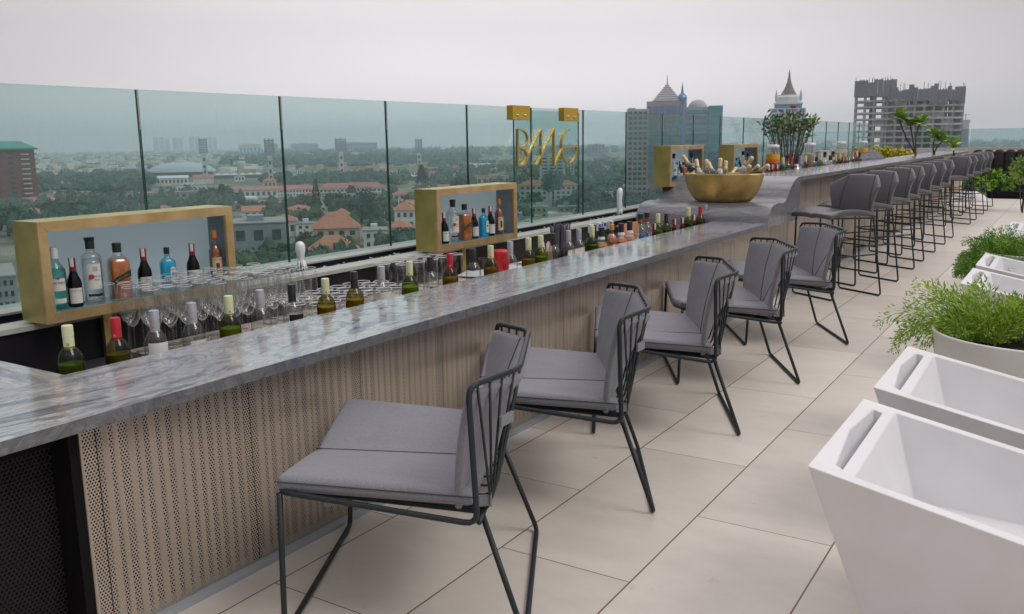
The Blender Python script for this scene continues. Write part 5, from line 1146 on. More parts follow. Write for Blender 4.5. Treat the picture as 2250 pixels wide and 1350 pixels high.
# flowering shrub in a tall pot
bx, _ = on_y(1735, 330, 9.4); t = thing('flowering_shrub', 'loose shrub with one pink flower rising above the glass, before the spired tower', 'shrub', (bx, 9.4, 0)); lf, st = MB(), MB()
for i in range(17):
    x1, z1 = on_y(1735 + (i - 8) * 7.5 + random.uniform(-4, 4), 262 - 14 * math.exp(-((i - 8) / 5) ** 2) + random.uniform(-13, 9), 9.4); x1 -= bx
    mid = (x1 * .45, random.uniform(-.1, .1), .80); tip = (x1, random.uniform(-.2, .2), z1)
    st.tube([(x1 * .15, 0, .45), mid, tip], [.010, .007, .004], 5)
    for k in range(26):
        q = .55 + .45 * random.random(); p = Vector(mid).lerp(Vector(tip), q); a = random.uniform(0, 6.28)
        lf.leaf(p + Vector((random.gauss(0, .02), random.gauss(0, .03), random.gauss(0, .02))), (math.cos(a), math.sin(a), random.uniform(.1, 1.4)), .055 * random.uniform(.6, 1.2), .024)
lf.build('leaves', M['shrub'], t); st.build('trunk', M['bark'], t, smooth=True)
m = MB(); x1, z1 = on_y(1743, 237, 9.4)
for k in range(14): a = k * .9; m.leaf((x1 - bx, 0, z1), (math.cos(a), math.sin(a), .3 + .5 * (k % 2)), .035, .03)
m.build('flower', M['pink'], t)
m = MB(); m.lathe([(.10, 0), (.16, .30), (.17, .46), (.155, .46), (.14, .40), (.001, .40)], n=28, caps=False); m.build('pot', M['pot'], t, smooth=True)
# golden hedge
m = MB(); xa, _ = on_y(1918, 330, 14.0); xb_, _ = on_y(2002, 330, 14.0)
for i in range(2600):
    u = random.random(); x = xa + (xb_ - xa) * u; h = .80 + .035 * math.sin(u * 19) + .02 * math.sin(u * 47) - .03 * u; z = random.uniform(.55, h); a = random.uniform(0, 6.28)
    m.leaf((x + random.gauss(0, .02), 14 + random.uniform(-.15, .15), z), (math.cos(a), math.sin(a), random.uniform(0, 1.5)), .045, .035)
t = thing('golden_hedge', 'bright yellow green hedge just beyond the farthest punch dispenser', 'hedge', (0, 0, 0)); m.build('leaves', M['yellow'], t)
m = MB(); m.box((xa, 13.85, 0), (xb_, 14.15, .56)); m.build('trough', M['pot'], t)
# parapet, rail glass, dark planters and greenery at the far end
m = MB(); m.box((-2.8, 18.6, 0), (4.5, 18.8, .765)); pw = thing('parapet_wall', 'long pale parapet wall closing the far end of the terrace', 'wall', (0, 0, 0)); m.build('wall', mat('pale_parapet', (.60, .57, .56), .6, noise=(3, .5, (.52, .50, .50))), pw)
for i in range(7):
    m = MB(); m.box((-2.8 + i * 1.0, 18.69, .766), (-1.81 + i * 1.0, 18.70, 1.108)); m.m = [1 if f in (1,) else 0 for f in range(6)]; t = thing('glass_panel', 'far end balustrade pane on the pale parapet, number %s from the left' % ['one', 'two', 'three', 'four', 'five', 'six', 'seven'][i], 'glass panel', (0, 0, 0), group='panes on the far parapet'); m.build('pane', [M['pane'], M['pane_edge']], t)
m = MB(); M['drape'] = mat('black_louvred_screen', (.018, .014, .013), .6)
sc_ = thing('louvred_screen', 'black ribbed screen with small gilt studs below the far parapet', 'screen', (0, 0, 0)); n = 0
for i in range(24):
    x = -1.55 + i * .165; m = MB(); m.lathe([(.085, 0), (.085, .70), (.06, .735), (.03, .745)], (x, 17.6, .0), 12, sy=.6); m.build('rib', M['drape'], sc_, smooth=True)
    m = MB(); m.lathe([(.02, 0), (.012, .015)], (x + .08, 17.55, .715), 8); m.build('stud', M['brass_frame'], sc_)
def bush(name, c, r, n, ls, mt, label, cat='bush', group='green bushes at the far end', flat=.8):
    t = thing(name, label, cat, (c[0], c[1], 0), group=group); m = MB(); crown(m, (0, 0, c[2]), r, n, ls, flat, 10); m.build('leaves', M[mt], t)
    m = MB()
    for k in range(5): a = k * 1.26; m.tube([(0, 0, 0), (r * .3 * math.cos(a), r * .3 * math.sin(a), c[2] * .7), (r * .6 * math.cos(a), r * .6 * math.sin(a), c[2] + r * .3)], [.006, .005, .003], 5)
    m.build('stems', M['bark'], t)
    return t
for (px_, py_, Y, r, lb) in [(2068, 418, 16.7, .34, 'leafy bush behind the middle stools, left of the others'), (2105, 410, 16.6, .34, 'leafy bush behind the last stools'), (2150, 400, 16.6, .33, 'bright leafy bush right of the last stool'), (2188, 405, 16.8, .30, 'low bush between the screen and the white kerb'), (2030, 425, 16.9, .25, 'dark low bush seen between stool legs')]:
    x, z = on_y(px_, py_, Y); bush('leafy_bush', (x, Y, max(z, .12)), r, 900, .075, 'fern_dark', lb)
x, z = on_y(2240, 378, 13.5); bush('palm_shrub', (x + .06, 13.5, z), .20, 700, .07, 'frangi', 'fine leaved green shrub at the right edge beside the black screen')
m = MB(); m.box((-1.3, 16.35, 0), (.30, 17.2, .09)); tag(m.build('black_planter', M['void']), 'long black planter box under the leafy bushes', 'planter')
xk, yk = on_z(2186, 438); m = MB(); m.box((-.42, 15.55, 0), (.6, 16.3, .13)); tag(m.build('white_kerb_block', M['white']), 'low white block at the right, beyond the armchairs', 'block')
m = MB(); g = [[(a * .6 - .3, b * .3 - .15, .16 * math.sin(a * 3.1416) * math.sin(b * 3.14)) for b in (0, .25, .5, .75, 1)] for a in (0, .17, .33, .5, .67, .83, 1)]; xx, yy = on_z(2138, 437); m.slab(g, (0, 0, -.01)); tag(m.build('white_cover', M['white'], loc=(xx, 15.3, .01), smooth=True), 'rounded white cover on the floor behind the last stools', 'cover')
xx, yy = on_z(2250, 470); xpost, ypost = on_z(2246, 468); m = MB(); m.tube([(xpost, ypost, 0), (xpost + .01, ypost, .55)], .010, 8); t = thing('furniture_leg', 'thin dark post at the right edge of the terrace', 'post', (0, 0, 0)); m.build('post', M['frame'], t)
# ================================================================== the city
ZG = -45 / 1.4; Mt = 1 / 1.4
m = MB(); m.box((-3.25, -12, ZG), (14, 19.2, -.0215)); hb = thing('host_building', 'the building the terrace stands on', 'building', (0, 0, 0)); m.build('walls', M['pot'], hb)
G_ = 4800 * Mt; m = MB(); m.add([(-G_, -G_, ZG), (G_, -G_, ZG), (G_, G_, ZG), (-G_, G_, ZG)], [(0, 1, 2, 3)])
M['ground'] = mat('city_ground', (.050, .070, .038), .95, 0, noise=(.03, 1., (.30, .27, .22))); tag(m.build('city_ground', M['ground']), kind='structure')
M['c_tree'] = leafmat('city_foliage', (.018, .060, .044), (.070, .150, .095), .85, .06); M['c_tree2'] = leafmat('city_foliage_olive', (.022, .062, .034), (.080, .145, .070), .85, .06)
M['c_con'] = leafmat('conifer_foliage', (.010, .024, .010), (.030, .055, .022), .85, .08)
M['wall_w'] = mat('white_render', (.84, .84, .83), .8, noise=(.3, .6, (.48, .47, .44))); M['wall_c'] = mat('cream_render', (.58, .50, .36), .8, noise=(.3, .6, (.46, .40, .30)))
M['wall_g'] = mat('grey_render', (.30, .33, .36), .8, noise=(.2, .6, (.24, .27, .30))); M['brick'] = mat('red_brick', (.22, .075, .060), .85, noise=(.2, .5, (.17, .06, .05)))
M['roof_o'] = mat('orange_tiles', (.52, .22, .14), .85, noise=(.6, .7, (.38, .15, .10))); M['roof_r'] = mat('faded_red_roof', (.46, .20, .18), .85, noise=(.4, .6, (.36, .15, .14))); M['roof_t'] = mat('teal_roof', (.05, .30, .26), .6)
M['win'] = mat('dark_windows', (.035, .045, .055), .2, spec=.8); M['roof_g'] = mat('grey_flat_roof', (.33, .33, .32), .85, noise=(.3, .7, (.22, .23, .23))); M['dome'] = mat('grey_dome_metal', (.48, .53, .58), .5)
M['conc'] = mat('raw_concrete', (.36, .37, .42), .85, noise=(.15, .6, (.26, .27, .32))); M['form'] = mat('dark_formwork', (.25, .27, .33), .8)
M['bglass'] = mat('blue_curtain_glass', (.05, .20, .40), .15, spec=.8); M['tglass'] = mat('teal_curtain_glass', (.04, .28, .36), .15, spec=.8); M['pinkwall'] = mat('pinkish_stone', (.36, .28, .31), .8); M['tan'] = mat('tan_panels', (.36, .39, .41), .7); M['white_w'] = mat('white_cladding', (.66, .68, .70), .6); M['bronze'] = mat('brown_spire_tiles', (.15, .11, .09), .6)
def gpos(px_, py_): x, y = on_z(px_, py_, ZG); return x, y
def zone(px_, py_):
    ps = [(0, 298, 'leftmost pane'), (298, 612, 'pane above the large display box'), (612, 845, 'pane with the thick water jet'), (845, 1025, 'pane left of the sign'), (1025, 1168, 'pane at the left of the sign'), (1168, 1279, 'pane behind the sign letters'), (1279, 1374, 'pane of the slim water jet'), (1374, 1590, 'panes above the third display box'), (1590, 2300, 'far right panes')]
    for a, b, n in ps:
        if a <= px_ < b: hpos = 'left' if px_ < a + (b - a) / 3 else 'right' if px_ > b - (b - a) / 3 else 'middle'; return n, hpos
    return 'left', 'side'
used = {}
def uniq(base, px_, py_):
    n, hpos = zone(px_, py_); lv = 'near the horizon' if py_ < 372 else 'halfway down' if py_ < 440 else 'low down'
    s_ = '%s, %s, %s, %s' % (base, n, hpos, lv); used[s_] = used.get(s_, 0) + 1
    if used[s_] > 1: s_ = s_.replace(base, base + ['', ' beside another', ' third there', ' fourth there', ' fifth', ' sixth there'][min(used[s_] - 1, 5)])
    return s_
def mass(px0, px1, py, top, depth=18, rise=None):
    """frame of a building whose front foot spans px0..px1 at photo height py: origin, yaw, width, wall height (all eye heights)"""
    dc = math.hypot(*gpos((px0 + px1) / 2, py))
    def at_(p): d_ = ray(p, py); return Vector((d_.x, d_.y)).normalized() * dc
    a, b = at_(px0), at_(px1); w_ = (b - a).length; c = (a + b) / 2; yaw = math.atan2(b.y - a.y, b.x - a.x)
    t_ = (c.length)
    d = ray((px0 + px1) / 2, top); h = 1 + d.z * t_ / math.hypot(d.x, d.y) - ZG
    return c, yaw, w_, h
def bld(px0, px1, py, top, wall, label, roof='flat', roofm='roof_g', depth=16, floors=0, cols=0, rh=None, winm='win', name='house', group='city buildings', parts=True, wh=.5):
    c, yaw, w_, h = mass(px0, px1, py, top); D = depth * Mt
    t = thing(name, label, 'building', (c.x, c.y, ZG), yaw, group)
    m = MB(); m.box((-w_ / 2, 0, 0), (w_ / 2, D, h)); m.build('wall', M[wall], t)
    e = .7 * Mt
    if roof == 'flat':
        m = MB(); m.box((-w_ / 2 - e * .4, -e * .4, h + .01), (w_ / 2 + e * .4, D + e * .4, h + .5 * Mt)); r = m.build('roof', M[roofm], t)
        m = MB(); m.box((-w_ * .18, D * .3, h + .5 * Mt + .01), (w_ * .1, D * .6, h + 2.6 * Mt)); m.build('stair_head', M[wall], r)
    elif roof in ('hip', 'gable'):
        rh_ = (rh or w_ * .18 / Mt) * Mt; ins = min(w_, D) * .5 * (1 if roof == 'hip' else .02)
        x0, x1, y0, y1 = -w_ / 2 - e, w_ / 2 + e, -e, D + e; ym = (y0 + y1) / 2
        if w_ < D: P = [(x0, y0, h), (x1, y0, h), (x1, y1, h), (x0, y1, h), (0, y0 + ins, h + rh_), (0, y1 - ins, h + rh_)]; F = [(0, 1, 4), (1, 2, 5, 4), (2, 3, 5), (3, 0, 4, 5), (0, 3, 2, 1)]
        else: P = [(x0, y0, h), (x1, y0, h), (x1, y1, h), (x0, y1, h), (x0 + ins, ym, h + rh_), (x1 - ins, ym, h + rh_)]; F = [(0, 1, 5, 4), (1, 2, 5), (2, 3, 4, 5), (3, 0, 4), (0, 3, 2, 1)]
        P = [(x, y, z + .01) for x, y, z in P]; m = MB(); m.add(P, F); m.build('roof', M[roofm], t)
    for i in range(floors):
        for j in range(cols):
            ww = w_ / (cols + .4) * wh; x = -w_ / 2 + w_ * (j + .7) / (cols + .4); fh = h / (floors + .15); zc = fh * (i + .62)
            m = MB(); m.box((x - ww / 2, -.12, zc - fh * .24), (x + ww / 2, .3, zc + fh * .24)); m.build('window', M[winm], t)
    return t
# ---- named buildings seen through the glass
t = bld(-70, 88, 452, 330, 'brick', 'tall red brick block with a teal roof at the left edge', roof='none', depth=30, floors=0, name='brick_block')
c, yaw, w_, h = mass(-70, 88, 452, 330)
m = MB(); m.box((-w_ / 2 - 1.5, -1.5, h + .01), (w_ / 2 + 2.2, 22, h + 1.0)); m.build('eaves', M['roof_t'], t)
m = MB(); P = [(-w_ / 2 - 1, -1, h + 1.02), (w_ / 2 + 1.5, -1, h + 1.02), (w_ / 2 + 1.5, 21, h + 1.02), (-w_ / 2 - 1, 21, h + 1.02), (-w_ / 4, 8, h + 5.2), (w_ / 2 - 7, 8, h + 5.2)]; m.add(P, [(0, 1, 5, 4), (1, 2, 5), (2, 3, 4, 5), (3, 0, 4)]); m.build('roof', M['roof_t'], t)
for i in range(11):
    z = h * (i + .5) / 11.2
    for j, x in enumerate((-.32, -.1, .12)):
        m = MB(); m.box((w_ * x, -.2, z - .55), (w_ * x + 2.6, .3, z + .6)); m.build('window', M['win'], t)
    m = MB(); m.box((w_ * .30, -1.2, z - .9), (w_ * .42, -.01, z - .3)); m.build('balcony', M['wall_w'], t)
    m = MB(); m.box((w_ * .5 + .01, 1, z - .9), (w_ * .5 + 1.5, 6, z - .4)); m.build('balcony', M['brick'], t)
# dome
px0, px1, py = 322, 478, 391; c, yaw, w_, h = mass(px0, px1, py, 356); t = thing('domed_stadium', 'wide low ribbed grey dome of an indoor stadium, behind the large display box', 'stadium', (c.x, c.y, ZG), yaw)
R0 = w_ / 2; ct = (0, R0 * .5, 0); hh = h * .98
pr = [(R0, .35 * hh), (R0 * .97, .45 * hh), (R0 * .85, .66 * hh), (R0 * .65, .83 * hh), (R0 * .4, .93 * hh), (R0 * .22, .97 * hh), (R0 * .2, 1.03 * hh), (R0 * .12, 1.12 * hh), (.01, 1.17 * hh)]
m = MB(); m.lathe(pr, ct, 72, caps=False, sy=.6); m.v = [(x * (1 + .012 * (i % 2)), y, z + (.18 if i % 2 else 0)) for i, (x, y, z) in enumerate(m.v)]; m.build('dome', M['dome'], t)
m = MB(); m.lathe([(R0 * .9, 0), (R0 * .9, .36 * hh)], ct, 40, sy=.6); m.build('wall', M['win'], t)
def mast(px_, py_, ptop, pw, ph, label):
    x, y = gpos(px_, py_); d = ray(px_, ptop); dist = math.hypot(x, y); zt = 1 + d.z * dist / math.hypot(d.x, d.y) - ZG; u = dist / 1944; yaw = math.atan2(y, x) - math.pi / 2
    t = thing('floodlight_tower', label, 'floodlight tower', (x, y, ZG), yaw, 'stadium floodlight towers'); hb_ = zt - ph * u * 1.05
    m = MB(); m.hexa([(-5 * u, -3, 0), (5 * u, -3, 0), (5 * u, 3, 0), (-5 * u, 3, 0), (-4.5 * u, -3, hb_), (4.5 * u, -3, hb_), (4.5 * u, 3, hb_), (-4.5 * u, 3, hb_)]); sh = m.build('shaft', M['white_w'], t)
    for k in (.25, .45, .72): m = MB(); m.box((-2 * u, -3.4, hb_ * k), (2 * u, -3.01, hb_ * k + 3)); m.build('opening', M['win'], sh)
    m = MB()
    for r_ in range(6): zz = hb_ + ph * u * r_ / 6; m.box((-pw * u / 2, -1, zz + .1), (pw * u / 2, 1, zz + ph * u / 8))
    for s_ in (-1, 0, 1): m.box((s_ * pw * u * .42 - .4, 1.01, hb_), (s_ * pw * u * .42 + .4, 1.8, zt))
    m.build('lamp_bank', M['conc'], t); return t
mast(452, 396, 303, 17, 30, 'floodlight tower rising right of the stadium dome'); mast(597, 412, 304, 20, 34, 'floodlight tower at the edge of the pane with the thick water jet')
mast(752, 392, 303, 24, 28, 'floodlight tower with a white shaft, above the cream house with orange roofs'); mast(922, 378, 304, 15, 30, 'floodlight tower behind the second display box')
def stand(px0, px1, py, label, n):
    c, yaw, w_, h = mass(px0, px1, py, py - 13); t = thing('grandstand', label, 'grandstand', (c.x, c.y, ZG), yaw, 'white stadium stands'); m = MB(); m.box((-w_ / 2, 0, 0), (w_ / 2, 12, h * .55)); m.build('tiers', M['wall_g'], t)
    for i in range(n):
        x0 = -w_ / 2 + w_ * i / n; x1 = x0 + w_ / n; xm = (x0 + x1) / 2; m = MB(); m.add([(x0, -3, h * .62), (x1, -3, h * .62), (x1, 12, h * .62), (x0, 12, h * .62), (xm, 2, h * .98)], [(0, 1, 4), (1, 2, 4), (2, 3, 4), (3, 0, 4), (0, 3, 2, 1)]); m.build('canopy', M['white_w'], t)
stand(615, 845, 394, 'long grandstand with a row of white peaked canopies below the floodlights', 14); stand(870, 955, 396, 'shorter grandstand with white peaked canopies left of the sign', 6); stand(470, 612, 392, 'grandstand with pale canopies right of the dome', 8)
B_ = [
 (-90, 46, 712, 612, 'wall_g', 'near grey building with a flat roof, low at the left edge under the display box', dict(floors=4, cols=9, depth=30)),
 (325, 415, 408, 392, 'wall_w', 'long white hall with a pale teal roof in front of the dome', dict(roof='gable', roofm='white_w', rh=3, floors=1, cols=10)),
 (388, 455, 424, 408, 'wall_w', 'low white building below the dome', dict(floors=1, cols=7)),
 (425, 470, 404, 392, 'wall_w', 'small white gabled house right of the dome', dict(roof='gable', roofm='roof_r')),
 (300, 432, 452, 424, 'wall_g', 'wide grey flat roofed block above the large display box', dict(floors=2, cols=8)),
 (500, 612, 436, 418, 'wall_w', 'long white building with a pinkish roof left of the thick jet pane', dict(roof='gable', roofm='roof_r', rh=3, floors=1, cols=9)),
 (512, 600, 462, 446, 'wall_c', 'cream flat building with roof tanks right of the large display box', dict(floors=1, cols=5)),
 (600, 700, 432, 417, 'wall_w', 'long cream and white school with a red roof', dict(roof='hip', roofm='roof_r', rh=4, floors=2, cols=14)),
 (700, 848, 424, 414, 'wall_w', 'very long building with a faded red roof left of the second display box', dict(roof='hip', roofm='roof_r', rh=5, floors=1, cols=16)),
 (506, 640, 592, 492, 'wall_g', 'big blue grey house with dark openings right of the large display box', dict(floors=2, cols=3, depth=26)),
 (690, 792, 545, 502, 'wall_c', 'cream mansion with orange hip roofs behind the golden wine bottles', dict(roof='hip', roofm='roof_o', rh=7, floors=2, cols=4)),
 (735, 770, 500, 472, 'wall_c', 'cream roof turret with orange cap above the mansion', dict(roof='hip', roofm='roof_o', rh=3)),
 (676, 792, 592, 556, 'wall_c', 'near house with a broad orange tiled roof beside the thick water jet', dict(roof='hip', roofm='roof_o', rh=6, floors=1, cols=4)),
 (800, 852, 548, 508, 'wall_w', 'white flat roofed house at the pane joint left of the second display box', dict(floors=2, cols=3)),
 (868, 914, 505, 462, 'wall_w', 'white house with an orange roof touching the second display box', dict(roof='hip', roofm='roof_o', rh=4, floors=2, cols=3)),
 (845, 880, 490, 468, 'wall_w', 'small white house with a terracotta roof left of the second display box', dict(roof='hip', roofm='roof_o', rh=3, floors=1, cols=3)),
 (860, 905, 522, 500, 'wall_w', 'low white house partly behind a round tree', dict(roof='hip', roofm='roof_o', rh=3)),
 (628, 690, 478, 462, 'wall_w', 'white house with an orange roof left of the dark conifer', dict(roof='hip', roofm='roof_o', rh=3, floors=1, cols=4)),
 (600, 655, 520, 486, 'wall_w', 'pinkish roofed white house behind the thick jet', dict(roof='hip', roofm='roof_r', rh=3, floors=1, cols=3)),
 (55, 122, 465, 446, 'wall_c', 'beige gabled house above the large display box, near the brick block', dict(roof='gable', roofm='roof_r', rh=4)),
 (95, 140, 412, 400, 'wall_w', 'small white house right of the brick block', dict(floors=1, cols=4)),
 (190, 212, 404, 394, 'wall_w', 'tiny white house amid the trees in the leftmost pane', dict()),
 (1045, 1135, 408, 388, 'wall_c', 'beige flat roofed block left of the sign letters', dict(floors=1, cols=7)),
 (1140, 1205, 442, 408, 'wall_w', 'white building with orange roofs behind the first sign letters', dict(roof='hip', roofm='roof_o', rh=4, floors=3, cols=5)),
 (1208, 1268, 440, 408, 'wall_w', 'white building with an orange roof behind the last sign letters', dict(roof='hip', roofm='roof_o', rh=4, floors=3, cols=5)),
 (1186, 1242, 404, 345, 'wall_w', 'tall pale green block rising behind the sign letters', dict(floors=8, cols=3, wh=.7)),
 (1246, 1262, 402, 352, 'wall_w', 'slim pale tower behind the last sign letter', dict(floors=8, cols=2)),
 (1300, 1348, 440, 424, 'wall_w', 'white house left of the slim jet', dict(floors=2, cols=4)), (1352, 1400, 432, 414, 'wall_w', 'white house beside the gold posts', dict(roof='hip', roofm='roof_r', rh=3, floors=2, cols=4)),
 (1392, 1440, 425, 405, 'wall_w', 'white house below the third display box', dict(floors=2, cols=4)), (1318, 1344, 452, 445, 'wall_c', 'tiny hut with a bright terracotta roof', dict(roof='hip', roofm='roof_o', rh=3)),
 (1284, 1302, 404, 388, 'wall_w', 'small white house right of the sign', dict()), (1345, 1375, 400, 385, 'wall_w', 'pale house halfway down beside the apartment tower', dict(floors=1, cols=3)),
 (1290, 1330, 345, 318, 'wall_g', 'bluish block on the horizon right of the sign', dict(floors=4, cols=5)),
 (525, 575, 345, 318, 'wall_w', 'columned office block on the horizon above the large display box', dict(floors=1, cols=6, wh=.55, winm='bglass')), (583, 612, 345, 316, 'wall_g', 'grey office block on the horizon at the pane joint', dict(floors=4, cols=3)),
 (738, 830, 340, 314, 'wall_g', 'long bluish block on the horizon behind the floodlight tower', dict(floors=3, cols=12)), (640, 700, 340, 316, 'wall_g', 'darker long block on the wooded ridge', dict(floors=0, cols=0)),
 (764, 800, 350, 336, 'wall_w', 'white villa on the wooded ridge', dict(floors=1, cols=4)), (662, 696, 352, 338, 'wall_w', 'white terraced villa on the left of the ridge', dict(floors=1, cols=4)),
 (1040, 1108, 372, 362, 'wall_w', 'long low hall with a pale green roof, left of the sign', dict(roof='gable', roofm='white_w', rh=2)),
]
for px0, px1, py, top, wl, lb, kw in B_: bld(px0, px1, py, top, wl, lb, **kw)
# pool pavilion low behind the sign
c, yaw, w_, h = mass(1135, 1268, 480, 470); t = thing('pool_pavilion', 'low round pale pavilion behind the lower part of the sign', 'pavilion', (c.x, c.y, ZG), yaw); m = MB(); m.lathe([(w_ * .5, 0), (w_ * .5, h), (w_ * .42, h * 1.1), (w_ * .40, h * .9), (.1, h * .9)], (0, w_ * .3, 0), 12, sy=.6, caps=False); m.build('roof', M['white_w'], t)
# water tanks on the cream building
for i, px_ in enumerate((514, 530)):
    x, y = gpos(px_, 463); m = MB(); m.lathe([(1.5, 0), (1.5, 4.2)], (0, 0, 0), 14, axis=(1, .5, 0)); tag(m.build('water_tank', M['white'], loc=(x + 2, y + 4, ZG + mass(512, 600, 462, 446)[3] + 1.9)), ['white cylindrical tank, left of two, on the cream building', 'white cylindrical tank, right of two, on the cream building'][i], 'tank', 'roof tanks')
# ---- scattered small houses between the trees
random.seed(55); taken = [(b_[0], b_[1], b_[2]) for b_ in B_]; nh = 0
for i in range(900):
    px_ = random.uniform(5, 1440); py = random.choice([random.uniform(352, 400), random.uniform(352, 400), random.uniform(380, 540)])
    if 300 < px_ < 500 and py < 396: continue
    sz = (py - 311) * random.uniform(.13, .24) + 7
    if any(a - 8 < px_ < b + 8 and abs(py - c_) < 15 for a, b, c_ in taken): continue
    if nh >= 135: break
    nh += 1; taken.append((px_ - sz / 2, px_ + sz / 2, py)); rf = random.choice(['flat', 'flat', 'hip', 'hip', 'gable']); wl = random.choice(['wall_w', 'wall_w', 'wall_w', 'wall_c', 'wall_g'])
    rm = random.choice(['roof_o', 'roof_r']) if rf != 'flat' else 'roof_g'
    bld(px_ - sz / 2, px_ + sz / 2, py, py - sz * random.uniform(.38, .7), wl, uniq('%s house%s' % ({'wall_w': 'white', 'wall_c': 'cream', 'wall_g': 'grey'}[wl], {'roof_g': '', 'roof_o': ', orange roof', 'roof_r': ', red roof'}[rm]), px_, py), rf, rm, depth=random.uniform(8, 14), floors=(2 if py > 420 else 1 if py > 380 else 0), cols=(3 if py > 380 else 0), rh=3)
# ---- towers at the right
def fr(px_, py_, d_m): d = ray(px_, py_); s_ = d_m * Mt / math.hypot(d.x, d.y); return Vector((d.x * s_, d.y * s_)), 1 + d.z * s_
def hgt(px_, py_, dist): d = ray(px_, py_); return 1 + d.z * dist / math.hypot(d.x, d.y) - ZG
def tower(px0, px1, tops, dist, dep, wall, parent, name='wall'):
    """prism from the ground up to photo height tops, spanning px0..px1 at distance dist (eye heights), in the tower group's frame"""
    o, yaw, u = parent
    xa, xb_ = (px0 - o) * u, (px1 - o) * u; return xa, xb_
def cluster(pxc, dist_m, label, name):
    p, _ = fr(pxc, 300, dist_m); yaw = math.atan2(p.y, p.x) - math.pi / 2; t = thing(name, label, 'tower', (p.x, p.y, ZG), yaw, None); return t, p.length / 1944 * (math.hypot((pxc - 1125), 1944) / 1944), p.length
def X(px_, pxc, u): return (px_ - pxc) * u * math.cos(math.atan((pxc - 1125) / 1944))
t, u, D = cluster(1400, 600, 'grey apartment tower left of the pyramid roofed one', 'apartment_tower'); H_ = lambda py: hgt(1400, py, D)
m = MB(); m.box((X(1378, 1400, u), 0, 0), (X(1424, 1400, u), 14, H_(240))); m.build('wall', M['tan'], t)
m = MB(); m.box((X(1380, 1400, u), 2, H_(240) + .01), (X(1396, 1400, u), 8, H_(237))); m.build('stair_head', M['tan'], t)
for i in range(22):
    z = H_(248) - i * 2.35
    for j in range(4):
        x = X(1382 + j * 10.5, 1400, u); m = MB(); m.box((x, -.12, z - .7), (x + 1.5, .3, z + .5)); m.build('window', M['win'], t)
t, u, D = cluster(1490, 610, 'pinkish tower with a white stepped pyramid roof, blue turret and blue glass bands', 'office_tower'); H_ = lambda py: hgt(1490, py, D); XX = lambda p: X(p, 1490, u)
m = MB(); m.box((XX(1423), 0, 0), (XX(1503), 14, H_(222))); m.build('wall', M['pinkwall'], t)
for j in range(6): m = MB(); x = XX(1426 + j * 12.8); m.box((x, -.2, H_(250)), (x + XX(1490 + 9), .2, H_(233))) if False else m.box((x, -.2, H_(250)), (x + 8.5 * u, .2, H_(232))); m.build('window', M['bglass'], t)
for i in range(9):
    for j in range(5): m = MB(); x = XX(1428 + j * 15); z = H_(268 + i * 15); m.box((x, -.2, z), (x + 10 * u, .2, z + 9 * u)); m.build('window', M['tglass'], t)
for k in range(7):
    q = 1 - k / 7.2; cx = XX(1465); hw = 29 * u * q; z0, z1 = H_(221 - k * 5.2), H_(221 - (k + 1) * 5.2); m = MB(); m.box((cx - hw, 7 - hw, z0 + .01), (cx + hw, 7 + hw, z0 + (z1 - z0) * .55)); r = m.build('roof_tier', M['white_w'], t)
    m = MB(); m.box((cx - hw * .9, 7 - hw * .9, z0 + (z1 - z0) * .56), (cx + hw * .9, 7 + hw * .9, z1)); m.build('roof_tier', M['conc'], t)
m = MB(); m.tube([(XX(1465), 7, H_(185)), (XX(1465), 7, H_(162))], [.35, .1], 6); m.build('spire', M['conc'], t)
m = MB(); rr = 9.5 * u; m.lathe([(rr, 0), (rr, H_(222)), (rr * 1.05, H_(215)), (rr * .8, H_(209)), (rr * .3, H_(204)), (.05, H_(180))], (XX(1497), 2, 0), 14); m.build('turret', M['bglass'], t)
m = MB(); m.box((XX(1503.2), 1, 0), (XX(1552), 15, H_(236))); m.build('wall', M['tan'], t)
m = MB(); rr = 20 * u; m.lathe([(rr, 0), (rr * .93, 5 * u), (rr * .7, 11 * u), (rr * .35, 15 * u), (.05, 16.5 * u)], (XX(1530), 8, H_(236) + .01), 20); m.build('dome', M['tan'], t)
for i in range(12):
    m = MB(); z = H_(246 + i * 13); m.box((XX(1508), .8, z - 3.6 * u), (XX(1549), 1.2, z + 3 * u)); m.build('window', M['bglass' if i % 3 else 'tglass'], t)
m = MB(); m.box((XX(1552.3), 0, 0), (XX(1581), 12, H_(234))); m.build('wall', M['tglass'], t)
for i in range(10):
    m = MB(); z = H_(240 + i * 16); m.box((XX(1552.5), -.15, z - .5), (XX(1580.8), -.01, z)); m.build('floor_band', M['bglass'], t)
t, u, D = cluster(1729, 720, 'white crowned tower with a steep brown temple like spire', 'spired_tower'); H_ = lambda py: hgt(1729, py, D); XX = lambda p: X(p, 1729, u); cy = 9
m = MB(); m.box((XX(1694), 0, 0), (XX(1764), 18, H_(238))); m.build('wall', M['white_w'], t)
m = MB(); m.box((XX(1702), 1.5, H_(238) + .01), (XX(1756), 16.5, H_(229))); m.build('crown', M['bglass'], t)
m = MB(); m.box((XX(1700), 1, H_(229) + .01), (XX(1758), 17, H_(226))); m.build('cornice', M['white_w'], t)
m = MB(); m.lathe([(24 * u, 0), (24 * u, 12 * u), (20 * u, 14 * u), (20 * u, 16 * u)], (XX(1729), cy, H_(226) + .01), 16); m.build('crown', M['white_w'], t)
m = MB(); z0 = H_(212) + .02; Ht = H_(156) - z0; pr = []
for k in range(12):
    q = k / 12; r_ = 16.5 * u * (1 - q) ** 2.1 + .45; pr += [(r_, Ht * q), (r_ * .97, Ht * (q + .045)), (r_ * .88, Ht * (q + .05))]
m.lathe(pr + [(.25, Ht), (.05, Ht * 1.14)], (XX(1729), cy, z0), 8); m.build('spire', M['bronze'], t)
